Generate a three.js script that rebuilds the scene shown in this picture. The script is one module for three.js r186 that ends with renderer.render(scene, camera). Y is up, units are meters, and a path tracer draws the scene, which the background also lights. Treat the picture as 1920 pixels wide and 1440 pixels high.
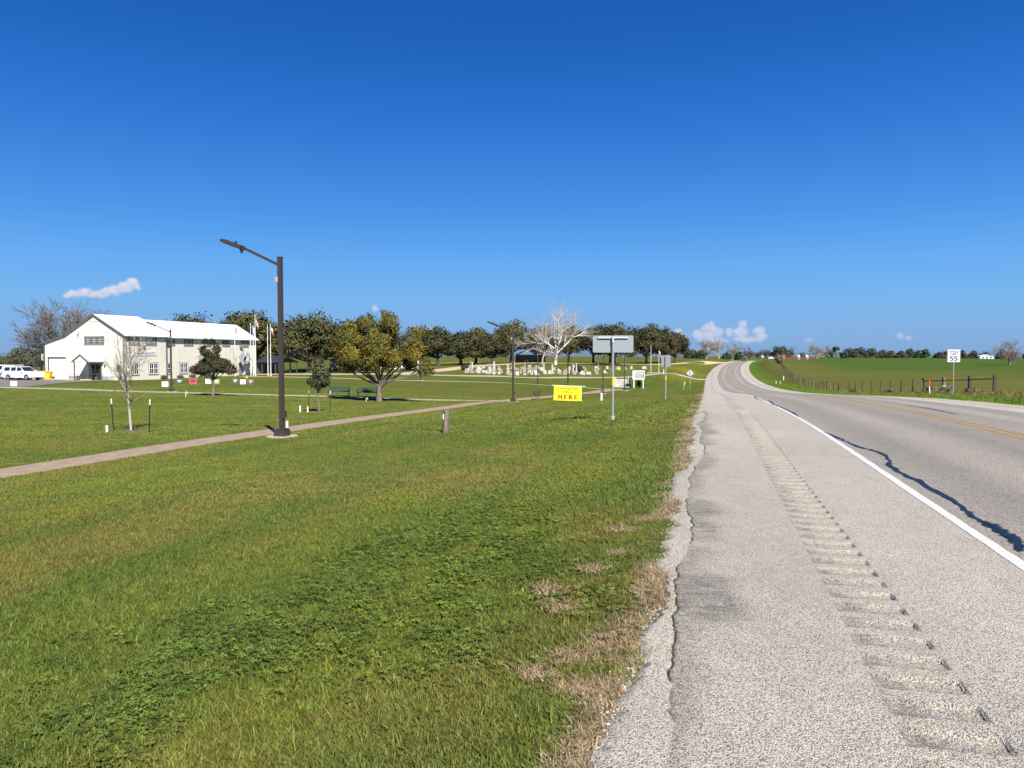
import * as THREE from 'three';
import { mergeGeometries } from 'three/addons/utils/BufferGeometryUtils.js';

// ---------------------------------------------------------------- camera, sky, sun, exposure
const scene = new THREE.Scene();
const camera = new THREE.PerspectiveCamera(53.07, 4 / 3, 0.1, 6000);
camera.position.set(0, 1.7, 0);
camera.rotation.order = 'YXZ';
camera.rotation.set(-0.040892, 0.253770, 0);

const renderer = new THREE.WebGLRenderer({ antialias: true });
renderer.toneMapping = THREE.LinearToneMapping;
const EXPOSURE = 1.9;
renderer.toneMappingExposure = EXPOSURE;
renderer.shadowMap.enabled = true;

const SUN_DIR = new THREE.Vector3(0.589 * Math.cos(0.70), Math.sin(0.70), 0.808 * Math.cos(0.70)).normalize();
const sun = new THREE.DirectionalLight(new THREE.Color().setRGB(1, 0.955, 0.87), 4.4);
sun.position.copy(SUN_DIR).multiplyScalar(300);
sun.target.position.set(0, 0, 0);
sun.castShadow = true;
sun.shadow.mapSize.set(4096, 4096);
Object.assign(sun.shadow.camera, { left: -300, right: 300, top: 300, bottom: -300, near: 1, far: 900 });
sun.shadow.radius = 1;
scene.add(sun, sun.target);

// ---------------------------------------------------------------- noise and random helpers
const rng = (a) => () => { a = (a + 0x6d2b79f5) | 0; let t = Math.imul(a ^ (a >>> 15), 1 | a); t = (t + Math.imul(t ^ (t >>> 7), 61 | t)) ^ t; return ((t ^ (t >>> 14)) >>> 0) / 4294967296; };
const clamp = (x, a = 0, b = 1) => Math.min(b, Math.max(a, x));
const sstep = (a, b, x) => { const t = clamp((x - a) / (b - a)); return t * t * (3 - 2 * t); };
const lerp = (a, b, t) => a + (b - a) * t;
const hash2 = (i, j) => { let h = Math.imul(i, 374761393) + Math.imul(j, 668265263) | 0; h = Math.imul(h ^ (h >>> 13), 1274126177); return ((h ^ (h >>> 16)) >>> 0) / 4294967296; };
function noise(x, y) {
  const i = Math.floor(x), j = Math.floor(y), u = x - i, v = y - j, a = u * u * (3 - 2 * u), b = v * v * (3 - 2 * v);
  return lerp(lerp(hash2(i, j), hash2(i + 1, j), a), lerp(hash2(i, j + 1), hash2(i + 1, j + 1), a), b);
}
const fbm = (x, y, n = 4) => { let s = 0, a = 0.5, t = 0; for (let k = 0; k < n; k++) { s += a * noise(x, y); t += a; x = x * 2.03 + 17.1; y = y * 2.03 + 9.7; a *= 0.5; } return s / t; };
function noise3(x, y, z) { const k = Math.floor(z), w = z - k, c = w * w * (3 - 2 * w); return lerp(noise(x + k * 37.3, y + k * 11.9), noise(x + (k + 1) * 37.3, y + (k + 1) * 11.9), c); }
const RGB = (r, g, b) => new THREE.Color().setRGB(r, g, b);          // linear
const HEX = (h) => new THREE.Color(h);                              // sRGB

// ---------------------------------------------------------------- sky: clear deep blue with a few low cumulus puffs
{
  const Wd = 4096, Hd = 2048, data = new Float32Array(Wd * Hd * 4);
  const lin = (c) => { c /= 255; return (c <= 0.04045 ? c / 12.92 : Math.pow((c + 0.055) / 1.055, 2.4)) / EXPOSURE; };
  const stops = [[-90, 120, 135, 140], [0, 134, 170, 214], [1.5, 132, 178, 226], [3.5, 124, 182, 238], [6.5, 104, 172, 242], [10, 77, 150, 232], [15, 52, 124, 214], [20, 36, 104, 194], [26, 26, 88, 174], [45, 20, 74, 152], [90, 16, 62, 132]];
  const puffs = [[-44.52, 3.59, 0.3, 0.1, 0.8], [-44.13, 3.74, 0.39, 0.17, 0.9], [-43.46, 3.9, 0.46, 0.28, 1], [-42.92, 3.82, 0.37, 0.21, 1], [-42.39, 3.91, 0.43, 0.25, 1], [-41.86, 4.1, 0.47, 0.32, 1], [-41.23, 4.34, 0.47, 0.35, 1], [-40.65, 4.57, 0.38, 0.32, 1], [-40.4, 4.44, 0.22, 0.29, 0.9],
    [-2.39, 1.32, 0.34, 0.39, 0.8], [-2.16, 1.01, 0.49, 0.27, 0.8], [-0.96, 1.31, 0.41, 0.31, 0.8], [-0.22, 1.77, 0.48, 0.42, 1], [0.12, 1.42, 0.56, 0.38, 1], [-0.51, 1.15, 0.75, 0.31, 0.9], [1.12, 1.41, 0.29, 0.34, 0.8], [2.14, 1.9, 0.26, 0.3, 0.9], [1.96, 1.41, 0.51, 0.38, 0.95], [3.16, 1.47, 0.4, 0.34, 0.9], [3.41, 1.09, 0.47, 0.26, 0.8], [2.37, 0.91, 0.95, 0.23, 0.6], [0.39, 0.88, 0.74, 0.19, 0.6], [6.48, 0.92, 0.31, 0.15, 0.45], [12.27, 1.1, 0.32, 0.21, 0.45], [12.68, 0.95, 0.28, 0.14, 0.4], [-24.61, 3.23, 0.23, 0.2, 0.6], [-20.62, 1.69, 0.31, 0.2, 0.5]];
  for (let j = 0; j < Hd; j++) {
    const el = ((j + 0.5) / Hd - 0.5) * 180;
    let q = 0; while (q < stops.length - 2 && el > stops[q + 1][0]) q++;
    const t = clamp((el - stops[q][0]) / (stops[q + 1][0] - stops[q][0]));
    const base = [1, 2, 3].map((c) => lin(lerp(stops[q][c], stops[q + 1][c], t)));
    for (let i = 0; i < Wd; i++) {
      const o = (j * Wd + i) * 4;
      let r = base[0], g = base[1], b = base[2];
      if (el > 0.2 && el < 6) {
        const th = ((i + 0.5) / Wd - 0.5) * 360;           // atan2(z, x)
        let az = th + 90; if (az > 180) az -= 360;         // 0 along -z, positive towards +x
        if (az > -47 && az < 16) {
          // dusty band of air low down
          let den = 0, top = 0;
          const wx = (fbm(az * 3.1, el * 3.1, 5) - 0.5) * 0.5, wy = (fbm(az * 3.1 + 50, el * 3.1 + 20, 5) - 0.5) * 0.36;
          for (const p of puffs) {
            const dx = (az + wx - p[0]) / (p[2] * 1.25), dy = (el + wy - p[1]) / (p[3] * 1.3), d = dx * dx + dy * dy;
            if (d < 1) { const m = (1 - d) * p[4]; if (m > den) den = m; top = Math.max(top, (1 - d) * clamp(0.5 + dy * 0.6)); }
          }
          if (den > 0) {
            const det = fbm(az * 9, el * 9, 4), a = sstep(0.06, 0.6, den + (det - 0.5) * 0.5) * 0.92, lit = clamp(0.35 + 0.75 * top + (det - 0.5) * 0.9);
            const cr = lin(lerp(176, 240, lit)), cg = lin(lerp(186, 236, lit)), cb = lin(lerp(214, 242, lit));
            const hz = el < 2.4 ? 0.66 : 0.95;
            r = lerp(r, cr, a * hz); g = lerp(g, cg, a * hz); b = lerp(b, cb, a * hz);
          }
        }
      }
      data[o] = r; data[o + 1] = g; data[o + 2] = b; data[o + 3] = 1;
    }
  }
  const sky = new THREE.DataTexture(data, Wd, Hd, THREE.RGBAFormat, THREE.FloatType);
  sky.mapping = THREE.EquirectangularReflectionMapping; sky.magFilter = THREE.LinearFilter; sky.minFilter = THREE.LinearFilter; sky.needsUpdate = true;
  scene.background = sky; scene.environment = sky;
}

// ---------------------------------------------------------------- textures
function dataTex(n, fill, channels = 4) {
  const d = new Uint8Array(n * n * 4); fill(d, n);
  const t = new THREE.DataTexture(d, n, n, THREE.RGBAFormat); t.wrapS = t.wrapT = THREE.RepeatWrapping; t.magFilter = THREE.LinearFilter; t.minFilter = THREE.LinearFilter; t.needsUpdate = true; return t;
}
function chipTextures(n, stones, r0, r1, seed, lo) {          // crushed stone set in bitumen: colour and relief
  const h = new Float32Array(n * n), c = new Float32Array(n * n).fill(lo), w = new Float32Array(n * n), R = rng(seed);
  for (let s = 0; s < stones; s++) {
    const x = R() * n, y = R() * n, r = lerp(r0, r1, R() * R()), e = 0.6 + R() * 0.8, a = R() * 3.14, ca = Math.cos(a), sa = Math.sin(a), v = 0.62 + 0.38 * R() - (R() < 0.12 ? 0.3 : 0), wm = R(), hh = 0.5 + 0.5 * R(), m = Math.ceil(r * 1.4);
    for (let j = -m; j <= m; j++) for (let i = -m; i <= m; i++) {
      const u = (i * ca + j * sa) / (r * e), q = (-i * sa + j * ca) / (r / e), d = u * u + q * q;
      if (d < 1) { const o = (((Math.floor(y) + j + n) % n) * n) + ((Math.floor(x) + i + n) % n), z = hh * Math.sqrt(1 - d * 0.8); if (z > h[o]) { h[o] = z; c[o] = v * (0.8 + 0.2 * z); w[o] = wm; } }
    }
  }
  const color = dataTex(n, (d) => { for (let i = 0; i < n * n; i++) { const v = c[i] * 255; d[i * 4] = clamp(v * (1 + 0.03 * w[i]), 0, 255); d[i * 4 + 1] = clamp(v, 0, 255); d[i * 4 + 2] = clamp(v * (1 - 0.09 * w[i]), 0, 255); d[i * 4 + 3] = 255; } });
  const bump = dataTex(n, (d) => { for (let i = 0; i < n * n; i++) { d[i * 4] = d[i * 4 + 1] = d[i * 4 + 2] = h[i] * 255; d[i * 4 + 3] = 255; } });
  return { color, bump };
}
const CHIP = chipTextures(2048, 330000, 1.6, 4.6, 11, 0.2);
const turfTex = dataTex(1024, (d, n) => {
  const R = rng(5), v = new Float32Array(n * n * 3);
  for (let i = 0; i < n * n; i++) { v[i * 3] = 0.8; v[i * 3 + 1] = 0.78; v[i * 3 + 2] = 0.6; }
  for (let s = 0; s < 52000; s++) {
    let x = R() * n, y = R() * n; const a = R() * 6.283, len = 6 + R() * 16, b = 0.72 + R() * 0.28, warm = R();
    const dx = Math.cos(a), dy = Math.sin(a);
    for (let k = 0; k < len; k++) { const o = ((((y | 0) % n) + n) % n * n + (((x | 0) % n) + n) % n) * 3; v[o] = b * (0.86 + 0.28 * warm); v[o + 1] = b; v[o + 2] = b * (0.62 + 0.3 * (1 - warm)); x += dx; y += dy; }
  }
  for (let i = 0; i < n * n; i++) { for (let c = 0; c < 3; c++) d[i * 4 + c] = clamp(v[i * 3 + c] * 255, 0, 255); d[i * 4 + 3] = 255; }
});
function fbmTex(n, f, seed, lo, hi, contrast = 1, stretch = 1) {
  const per = f, hs = (i, j) => hash2(((i % per) + per) % per + seed * 57, ((j % per) + per) % per + seed * 91);
  return dataTex(n, (d) => {
    for (let j = 0; j < n; j++) for (let i = 0; i < n; i++) {
      let s = 0, a = 0.5, t = 0, p = 1;
      for (let o = 0; o < 4; o++) {
        const x = i / n * f * p, y = j / n * f * p * stretch, xi = Math.floor(x), yi = Math.floor(y), u = x - xi, v = y - yi, P = f * p, Q = Math.max(1, Math.round(f * p * stretch));
        const g = (k, l) => hash2(((k % P) + P) % P + seed * 57 + o * 131, ((l % Q) + Q) % Q + seed * 91);
        s += a * lerp(lerp(g(xi, yi), g(xi + 1, yi), u), lerp(g(xi, yi + 1), g(xi + 1, yi + 1), u), v); t += a; a *= 0.6; p *= 2;
      }
      const m = clamp(0.5 + (s / t - 0.5) * 2 * contrast), q = lerp(lo, hi, m) * 255, o4 = (j * n + i) * 4;
      d[o4] = d[o4 + 1] = d[o4 + 2] = q; d[o4 + 3] = 255;
    }
  });
}
const mottle = fbmTex(512, 8, 3, 0.72, 1, 1.3), grain = fbmTex(256, 16, 4, 0.55, 1, 1.5, 0.25), barkTex = fbmTex(256, 16, 6, 0.35, 1, 1.7, 0.25), streak = fbmTex(512, 32, 8, 0.86, 1, 1.4, 0.125);
const rep = (t, x, y) => { const c = t.clone(); c.repeat.set(x, y); c.needsUpdate = true; return c; };
function canvasTex(w, h, draw) {
  const c = document.createElement('canvas'); c.width = w; c.height = h; const g = c.getContext('2d'); draw(g, w, h);
  const t = new THREE.CanvasTexture(c); t.colorSpace = THREE.SRGBColorSpace; t.magFilter = THREE.LinearFilter; return t;
}

// ---------------------------------------------------------------- materials
const mat = (c, roughness = 0.8, o = {}) => new THREE.MeshStandardMaterial({ color: c, roughness, side: THREE.DoubleSide, ...o });
const M = {
  turf: new THREE.MeshPhysicalMaterial({ color: RGB(1, 1, 1), roughness: 1, specularIntensity: 0.1, side: THREE.DoubleSide, vertexColors: true, map: turfTex }),
  blade: new THREE.MeshPhysicalMaterial({ color: RGB(1, 1, 1), roughness: 0.8, specularIntensity: 0.35, side: THREE.DoubleSide, vertexColors: true }),
  shoulder: mat(RGB(0.74, 0.675, 0.585), 0.93, { vertexColors: true, map: CHIP.color, bumpMap: CHIP.bump, bumpScale: 0.005 }),
  asphalt: mat(RGB(0.49, 0.445, 0.39), 0.9, { vertexColors: true, map: CHIP.color, bumpMap: CHIP.bump, bumpScale: 0.004 }),
  lot: mat(RGB(0.30, 0.27, 0.25), 0.9, { map: CHIP.color }),
  white: mat(RGB(0.82, 0.82, 0.80), 0.7, { map: rep(mottle, 1, 1) }),
  yellowPaint: mat(RGB(0.62, 0.36, 0.08), 0.75, { map: CHIP.color }),
  tar: mat(RGB(0.012, 0.012, 0.014), 0.42),
  concrete: mat(RGB(0.40, 0.285, 0.195), 0.9, { map: mottle }),
  paleConcrete: mat(RGB(0.47, 0.41, 0.33), 0.9, { map: mottle }),
  gravel: mat(RGB(0.62, 0.45, 0.31), 1, { map: mottle }),
  brown: mat(RGB(0.060, 0.045, 0.037), 0.5, { metalness: 0.25 }),
  lampGrey: mat(RGB(0.35, 0.34, 0.32), 0.5),
  galv: mat(RGB(0.34, 0.37, 0.38), 0.45, { metalness: 0.4 }),
  signBack: mat(RGB(0.31, 0.35, 0.36), 0.5, { metalness: 0.35 }),
  alu: mat(RGB(0.62, 0.64, 0.64), 0.4, { metalness: 0.3 }),
  reflYellow: mat(RGB(0.75, 0.42, 0.02), 0.5), reflOrange: mat(RGB(0.75, 0.13, 0.03), 0.5),
  wall: mat(RGB(0.73, 0.69, 0.585), 0.8, { map: streak }),
  trim: mat(RGB(0.085, 0.095, 0.095), 0.6), trimMid: mat(RGB(0.20, 0.21, 0.20), 0.6),
  roof: mat(RGB(0.86, 0.88, 0.90), 0.5), roofGrey: mat(RGB(0.42, 0.43, 0.45), 0.5), roofDark: mat(RGB(0.05, 0.06, 0.075), 0.45, { metalness: 0.3 }),
  glass: new THREE.MeshPhysicalMaterial({ color: RGB(0.02, 0.025, 0.03), roughness: 0.06, clearcoat: 0.6, side: THREE.DoubleSide }),
  whitePlain: mat(RGB(0.80, 0.80, 0.78), 0.6), doorWhite: mat(RGB(0.74, 0.77, 0.80), 0.6),
  binYellow: mat(RGB(0.78, 0.53, 0.01), 0.5), black: mat(RGB(0.018, 0.018, 0.02), 0.6),
  carWhite: new THREE.MeshPhysicalMaterial({ color: RGB(0.76, 0.77, 0.78), roughness: 0.35, clearcoat: 0.8, clearcoatRoughness: 0.1 }),
  carDark: new THREE.MeshPhysicalMaterial({ color: RGB(0.03, 0.032, 0.036), roughness: 0.35, clearcoat: 0.8 }),
  rubber: mat(RGB(0.02, 0.02, 0.02), 0.9), chrome: mat(RGB(0.55, 0.56, 0.57), 0.25, { metalness: 0.8 }), red: mat(RGB(0.45, 0.015, 0.015), 0.35),
  green: mat(RGB(0.014, 0.050, 0.026), 0.8), bark: mat(RGB(0.105, 0.083, 0.066), 0.95, { map: barkTex }), barkPale: mat(RGB(0.23, 0.19, 0.155), 0.95, { map: barkTex }),
  barkWood: mat(RGB(1, 1, 1), 0.95, { vertexColors: true }),
  leaf: new THREE.MeshPhysicalMaterial({ color: RGB(1, 1, 1), roughness: 0.75, specularIntensity: 0.4, side: THREE.DoubleSide, vertexColors: true }),
  wood: mat(RGB(0.22, 0.165, 0.125), 0.9, { map: grain }), woodGrey: mat(RGB(0.085, 0.072, 0.06), 0.95, { map: grain }),
  stone: mat(RGB(0.55, 0.53, 0.49), 0.85, { map: mottle }), stoneGrey: mat(RGB(0.30, 0.29, 0.275), 0.85, { map: mottle }), stoneRed: mat(RGB(0.36, 0.27, 0.24), 0.7, { map: mottle }),
  mulch: mat(RGB(0.17, 0.115, 0.082), 1, { map: mottle }), rust: mat(RGB(0.16, 0.06, 0.04), 0.85), brick: mat(RGB(0.30, 0.14, 0.09), 0.9, { map: mottle }),
  pvc: mat(RGB(0.74, 0.73, 0.68), 0.5), wire: mat(RGB(0.16, 0.15, 0.14), 0.6, { metalness: 0.5 }),
};

// ---------------------------------------------------------------- geometry helpers
const V = (x, y, z) => new THREE.Vector3(x, y, z);
const plain = (g) => { const q = g.index ? g.toNonIndexed() : g; for (const k of Object.keys(q.attributes)) if (!['position', 'normal', 'uv'].includes(k)) q.deleteAttribute(k); return q; };
function pose(g, at = [0, 0, 0], rot = [0, 0, 0]) { g = plain(g); g.applyMatrix4(new THREE.Matrix4().compose(V(...at), new THREE.Quaternion().setFromEuler(new THREE.Euler(...rot, 'YXZ')), V(1, 1, 1))); return g; }
const box = (w, h, d, at, rot) => pose(new THREE.BoxGeometry(w, h, d), at, rot);
const cyl = (r0, r1, h, n, at, rot) => pose(new THREE.CylinderGeometry(r1, r0, h, n), at, rot);   // centred
function rod(a, b, r0, r1 = r0, n = 8) { const A = V(...a), B = V(...b), d = B.clone().sub(A), g = new THREE.CylinderGeometry(r1, r0, d.length(), n); g.applyQuaternion(new THREE.Quaternion().setFromUnitVectors(V(0, 1, 0), d.clone().normalize())); const m = A.add(B).multiplyScalar(0.5); g.translate(m.x, m.y, m.z); return plain(g); }
function bar(a, b, w, t = w) { const A = V(...a), B = V(...b), d = B.clone().sub(A), g = new THREE.BoxGeometry(w, d.length(), t); const q = new THREE.Quaternion().setFromUnitVectors(V(0, 1, 0), d.clone().normalize()); g.applyQuaternion(q); const m = A.add(B).multiplyScalar(0.5); g.translate(m.x, m.y, m.z); return plain(g); }
function extrude(points, depth, bevel = 0.02, holes = []) {
  const s = new THREE.Shape(points.map((p) => new THREE.Vector2(p[0], p[1])));
  for (const h of holes) s.holes.push(new THREE.Path(h.map((p) => new THREE.Vector2(p[0], p[1]))));
  const g = new THREE.ExtrudeGeometry(s, { depth: depth - 2 * bevel, bevelEnabled: bevel > 0, bevelThickness: bevel, bevelSize: bevel, bevelSegments: 2, curveSegments: 10 });
  g.translate(0, 0, -(depth - 2 * bevel) / 2); return plain(g);
}
const taken = new Map();
const numbered = (n) => { const k = taken.get(n) ?? 0; taken.set(n, k + 1); return k ? `${n}_${String(k).padStart(3, '0')}` : n; };
function mesh(name, geos, m, parent) {
  const list = (Array.isArray(geos) ? geos : [geos]), g = list.length > 1 ? mergeGeometries(list.map(plain)) : list[0];
  const o = new THREE.Mesh(g, m); o.name = parent ? name : numbered(name); o.castShadow = o.receiveShadow = true; (parent ?? scene).add(o); return o;
}
function tag(o, label, category, group) { o.userData = { label, category }; if (group) o.userData.group = group; return o; }
function struct(o) { o.userData.kind = 'structure'; return o; }
function thing(name, label, category, x, z, { rot = 0, group, y } = {}) {
  const o = new THREE.Group(); o.name = numbered(name); o.position.set(x, y ?? ground(x, z), z); o.rotation.y = rot; scene.add(o); return tag(o, label, category, group);
}
function dup(root, label, x, z, { rot = 0, y, scale } = {}) {
  const r = root.clone(); r.name = numbered(root.name.replace(/_\d{3}$/, '')); r.userData = { ...root.userData, label: label ?? root.userData.label };
  r.position.set(x, y ?? ground(x, z), z); r.rotation.y = rot; if (scale) r.scale.setScalar(scale); scene.add(r); return r;
}

// ---------------------------------------------------------------- lie of the land: road profile and ground
function spline(S, v) {
  const n = S.length, h = [], m = new Float64Array(n), c = new Float64Array(n), d = new Float64Array(n);
  for (let i = 0; i < n - 1; i++) h.push(S[i + 1] - S[i]);
  for (let i = 1; i < n - 1; i++) { const a = i > 1 ? h[i - 1] : 0, b = 2 * (h[i - 1] + h[i]), e = 6 * ((v[i + 1] - v[i]) / h[i] - (v[i] - v[i - 1]) / h[i - 1]), w = b - a * c[i - 1]; c[i] = (i < n - 2 ? h[i] : 0) / w; d[i] = (e - a * d[i - 1]) / w; }
  for (let i = n - 2; i > 0; i--) m[i] = d[i] - c[i] * m[i + 1];
  return (x) => { x = clamp(x, S[0], S[n - 1]); let j = 0, k = n - 1; while (k - j > 1) { const q = (j + k) >> 1; if (S[q] < x) j = q; else k = q; } const t0 = x - S[j], t1 = S[j + 1] - x, H = h[j]; return m[j] * t1 ** 3 / (6 * H) + m[j + 1] * t0 ** 3 / (6 * H) + (v[j] / H - m[j] * H / 6) * t1 + (v[j + 1] / H - m[j + 1] * H / 6) * t0; };
}
const SK = [-40, -5, 0, 10, 20, 30, 45, 60, 80, 100, 125, 150, 180, 215, 250, 290, 330, 370, 420, 480, 560, 700, 1600];
const roadX = spline(SK, [6.1, 6.1, 6.1, 6.05, 6.02, 5.96, 5.89, 5.8, 5.69, 5.53, 5.35, 5.17, 5.04, 5.06, 5.56, 6.72, 8.44, 10.78, 14.37, 19.2, 27, 45, 160]);
const roadY = spline(SK, [0, 0, 0, -0.03, -0.1, -0.31, -0.78, -1.43, -2.38, -3.26, -4.14, -4.77, -5.17, -5.22, -4.94, -4.44, -3.94, -3.52, -3.2, -3.3, -4.2, -6, -9]);
// spot heights x, z, y
const SPOT = [[-12.84, -21.26, -0.93], [-7.7, -21.77, -0.7], [-3.22, -26.03, -0.59], [-14.39, -12.8, -0.85], [-20.55, -23.6, -1.2], [-21.21, -38.92, -1.64], [-37.65, -52.22, -1.71], [-25.95, -57.32, -2.26], [-30.56, -62.32, -2.22], [-46.23, -58.26, -1.79], [-13.49, -51.87, -1.76], [-10.87, -59.17, -2.13], [-17.21, -93.68, -3.24], [-14.28, -99.6, -3.61], [-14.02, -126.53, -4.59], [-84.25, -96.95, -2.37], [-74.54, -114.97, -2.27], [-94.78, -92.16, -2.22], [-92.47, -85.52, -2.05], [-71.69, -64.05, -2.02], [-64.74, -71.02, -1.9], [-55.76, -83.68, -1.86], [-76.33, -135.16, -2.35], [-43.59, -112.67, -2.63], [-23.9, -109.51, -2.96], [-14.29, -130.59, -4.25], [-3.23, -55.98, -1.7], [-3.19, -123.14, -4.13], [-23.84, -190.1, -4.49], [-42.68, -164.56, -3.6], [-47.73, -142.58, -2.82], [-55.83, -130.15, -2.28], [-58.99, -175.82, -2.02], [-57.3, -207.25, -1.58], [-47.83, -256.2, -1.81], [-32.03, -265.46, -2.16], [-21.4, -273.38, -2.41], [-8.08, -307.83, -2.25], [-48.07, -157.99, -2.65], [-40.36, -175.49, -2.54], [-31.42, -198.47, -2.32], [-22.23, -216.35, -2.62], [-14.02, -187.48, -3.3], [-83.77, -153.9, -2.66], [-67, -220.23, -1.49], [-125.39, -112.11, -2.08], [-268.64, -240.25, -4.33], [-167.95, -266.37, -3.91], [-129.94, -379.53, -1.9], [-53.14, -430.45, -1.87], [-11.01, -493.03, -1.96], [12.17, -44.48, -0.63], [17.18, -54.04, -0.86], [13.73, -55.21, -0.9], [13.19, -67.47, -1.61], [14, -98.68, -3.02], [15.64, -148.69, -4.03], [17.67, -190.54, -3.79], [21.48, -263.84, -3.32], [29.53, -400.23, -1.98], [36.87, -164.53, -2.35], [54.03, -241.29, -1.96], [69.92, -359.05, -0.7], [70.89, -214.67, -1.33], [45.61, -135.8, -1.54], [125.28, -373.41, -1.27], [33.35, -246.26, -2.92], [49.92, -405.52, -1.46], [106.26, -378.81, -0.89], [-3, -3, -0.12], [-8, -6, -0.36], [-2.5, -10, -0.22], [-6, -14, -0.5], [-12, -2, -0.6], [-20, 5, -0.9], [-5, 15, -0.2], [-30, -20, -1.1], [-60, 0, -1.3], [-120, -40, -2], [18, 0, -0.5], [25, -15, -0.7], [40, 10, -0.9], [60, -40, -1], [100, 0, -1.2], [-400, -300, -5], [-700, -700, -7], [-200, -800, -6], [200, -800, -6], [500, -600, -5], [700, -200, -4], [400, -300, -2.5], [300, 0, -2], [-700, 0, -4], [-400, 300, -3], [400, 300, -3], [0, 60, 0], [0, 300, -1], [-900, -1600, -9], [0, -1700, -9], [900, -1600, -9], [1300, -500, -6], [-1300, -500, -7], [80, -500, -3.2], [150, -560, -2.6]];
const NS = SPOT.length, TW = (() => {
  const n = NS + 3, A = Array.from({ length: n }, () => new Float64Array(n + 1)), phi = (r) => (r > 1e-12 ? 0.5 * r * Math.log(r) : 0);
  for (let i = 0; i < NS; i++) { for (let j = 0; j < NS; j++) A[i][j] = phi(((SPOT[i][0] - SPOT[j][0]) ** 2 + (SPOT[i][1] - SPOT[j][1]) ** 2) / 1e4) + (i === j ? 0.004 : 0); A[i][NS] = A[NS][i] = 1; A[i][NS + 1] = A[NS + 1][i] = SPOT[i][0] / 100; A[i][NS + 2] = A[NS + 2][i] = SPOT[i][1] / 100; A[i][n] = SPOT[i][2]; }
  for (let i = 0; i < n; i++) {
    let p = i; for (let r = i + 1; r < n; r++) if (Math.abs(A[r][i]) > Math.abs(A[p][i])) p = r;
    [A[i], A[p]] = [A[p], A[i]];
    for (let r = i + 1; r < n; r++) { const f = A[r][i] / A[i][i]; if (f) for (let c = i; c <= n; c++) A[r][c] -= f * A[i][c]; }
  }
  const w = new Float64Array(n);
  for (let i = n - 1; i >= 0; i--) { let s = A[i][n]; for (let c = i + 1; c < n; c++) s -= A[i][c] * w[c]; w[i] = s / A[i][i]; }
  return w;
})();
function land(x, z) { let s = TW[NS] + TW[NS + 1] * x / 100 + TW[NS + 2] * z / 100; for (let i = 0; i < NS; i++) { const dx = (x - SPOT[i][0]) / 100, dz = (z - SPOT[i][1]) / 100, r = dx * dx + dz * dz; if (r > 1e-12) s += TW[i] * 0.5 * r * Math.log(r); } return s; }
const EDGE = 6.43;
function ground(x, z) {
  const s = -z, e = roadY(s), a = Math.abs(x - roadX(s)) - EDGE;
  if (a < 0) return e - 0.02;
  const w = sstep(0, 9, a), sh = e - 0.02 - 0.07 * Math.min(a, 9);
  return w >= 1 ? land(x, z) : sh * (1 - w) + land(x, z) * w;
}
function roadAt(s, k, lift = 0) { const x = roadX(s), dx = (roadX(s + 0.5) - roadX(s - 0.5)), n = Math.hypot(1, dx); return [x + k / n, roadY(s) + 0.10 - 0.016 * Math.abs(k) + lift, -s + k * dx / n]; }

// ---------------------------------------------------------------- ground cover colours (what grows or lies where)
const BLOBS = [ // x, z, rx, rz, colour, amount: bare reddish soil, dry turf, yellow blossom, lush turf
  [-62, -92, 7, 2.5, [0.16, 0.10, 0.055], 0.55], [-50, -90, 9, 2.2, [0.17, 0.12, 0.06], 0.45], [-17, -88, 7, 5, [0.17, 0.10, 0.05], 0.6], [-22, -80, 6, 4, [0.17, 0.115, 0.055], 0.5], [-28, -104, 10, 3, [0.16, 0.12, 0.055], 0.45], [-36, -92, 6, 3, [0.16, 0.13, 0.05], 0.4], [-38, -82, 9, 2, [0.18, 0.15, 0.06], 0.4],
  [-10, -232, 14, 12, [0.30, 0.24, 0.015], 0.55], [-7, -186, 3, 9, [0.28, 0.23, 0.015], 0.5], [-12, -252, 7, 10, [0.32, 0.25, 0.015], 0.5], [13.2, -196, 2, 14, [0.22, 0.21, 0.02], 0.4], [14.5, -235, 2, 20, [0.20, 0.19, 0.03], 0.4],
  [-48, -86, 9, 2.4, [0.05, 0.13, 0.012], 0.7], [-62, -84, 9, 2.5, [0.05, 0.12, 0.012], 0.6], [-28, -128, 14, 8, [0.06, 0.135, 0.014], 0.6], [-9, -150, 6, 14, [0.055, 0.12, 0.012], 0.5],
  [-38, -225, 16, 9, [0.12, 0.07, 0.04], 0.7], [-60, -196, 10, 7, [0.11, 0.065, 0.04], 0.7], [-64, -214, 8, 10, [0.12, 0.07, 0.04], 0.7], [-26, -240, 9, 6, [0.12, 0.07, 0.04], 0.6],
  [-7.6, -22, 0.5, 0.35, [0.20, 0.13, 0.08], 0.8], [-8.0, -21.7, 0.55, 0.25, [0.18, 0.13, 0.07], 0.6],
];
const STRAW = [[-0.95, -5.15, 0.12, 0.08], [-0.88, -6.15, 0.13, 0.07], [-0.82, -7.6, 0.16, 0.1], [-0.62, -8.1, 0.12, 0.12], [-0.75, -4.3, 0.14, 0.09], [-1.15, -5.5, 0.1, 0.08], [-0.6, -4.55, 0.1, 0.14], [-0.72, -6.7, 0.1, 0.08], [-0.66, -3.9, 0.13, 0.09], [-0.9, -4.05, 0.12, 0.07]];
const strawAt = (x, z) => { let a = 0; for (const s of STRAW) { const d = ((x - s[0]) / s[2]) ** 2 + ((z - s[1]) / s[3]) ** 2; if (d < 1) a = Math.max(a, 1 - d); } return a; };
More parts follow.
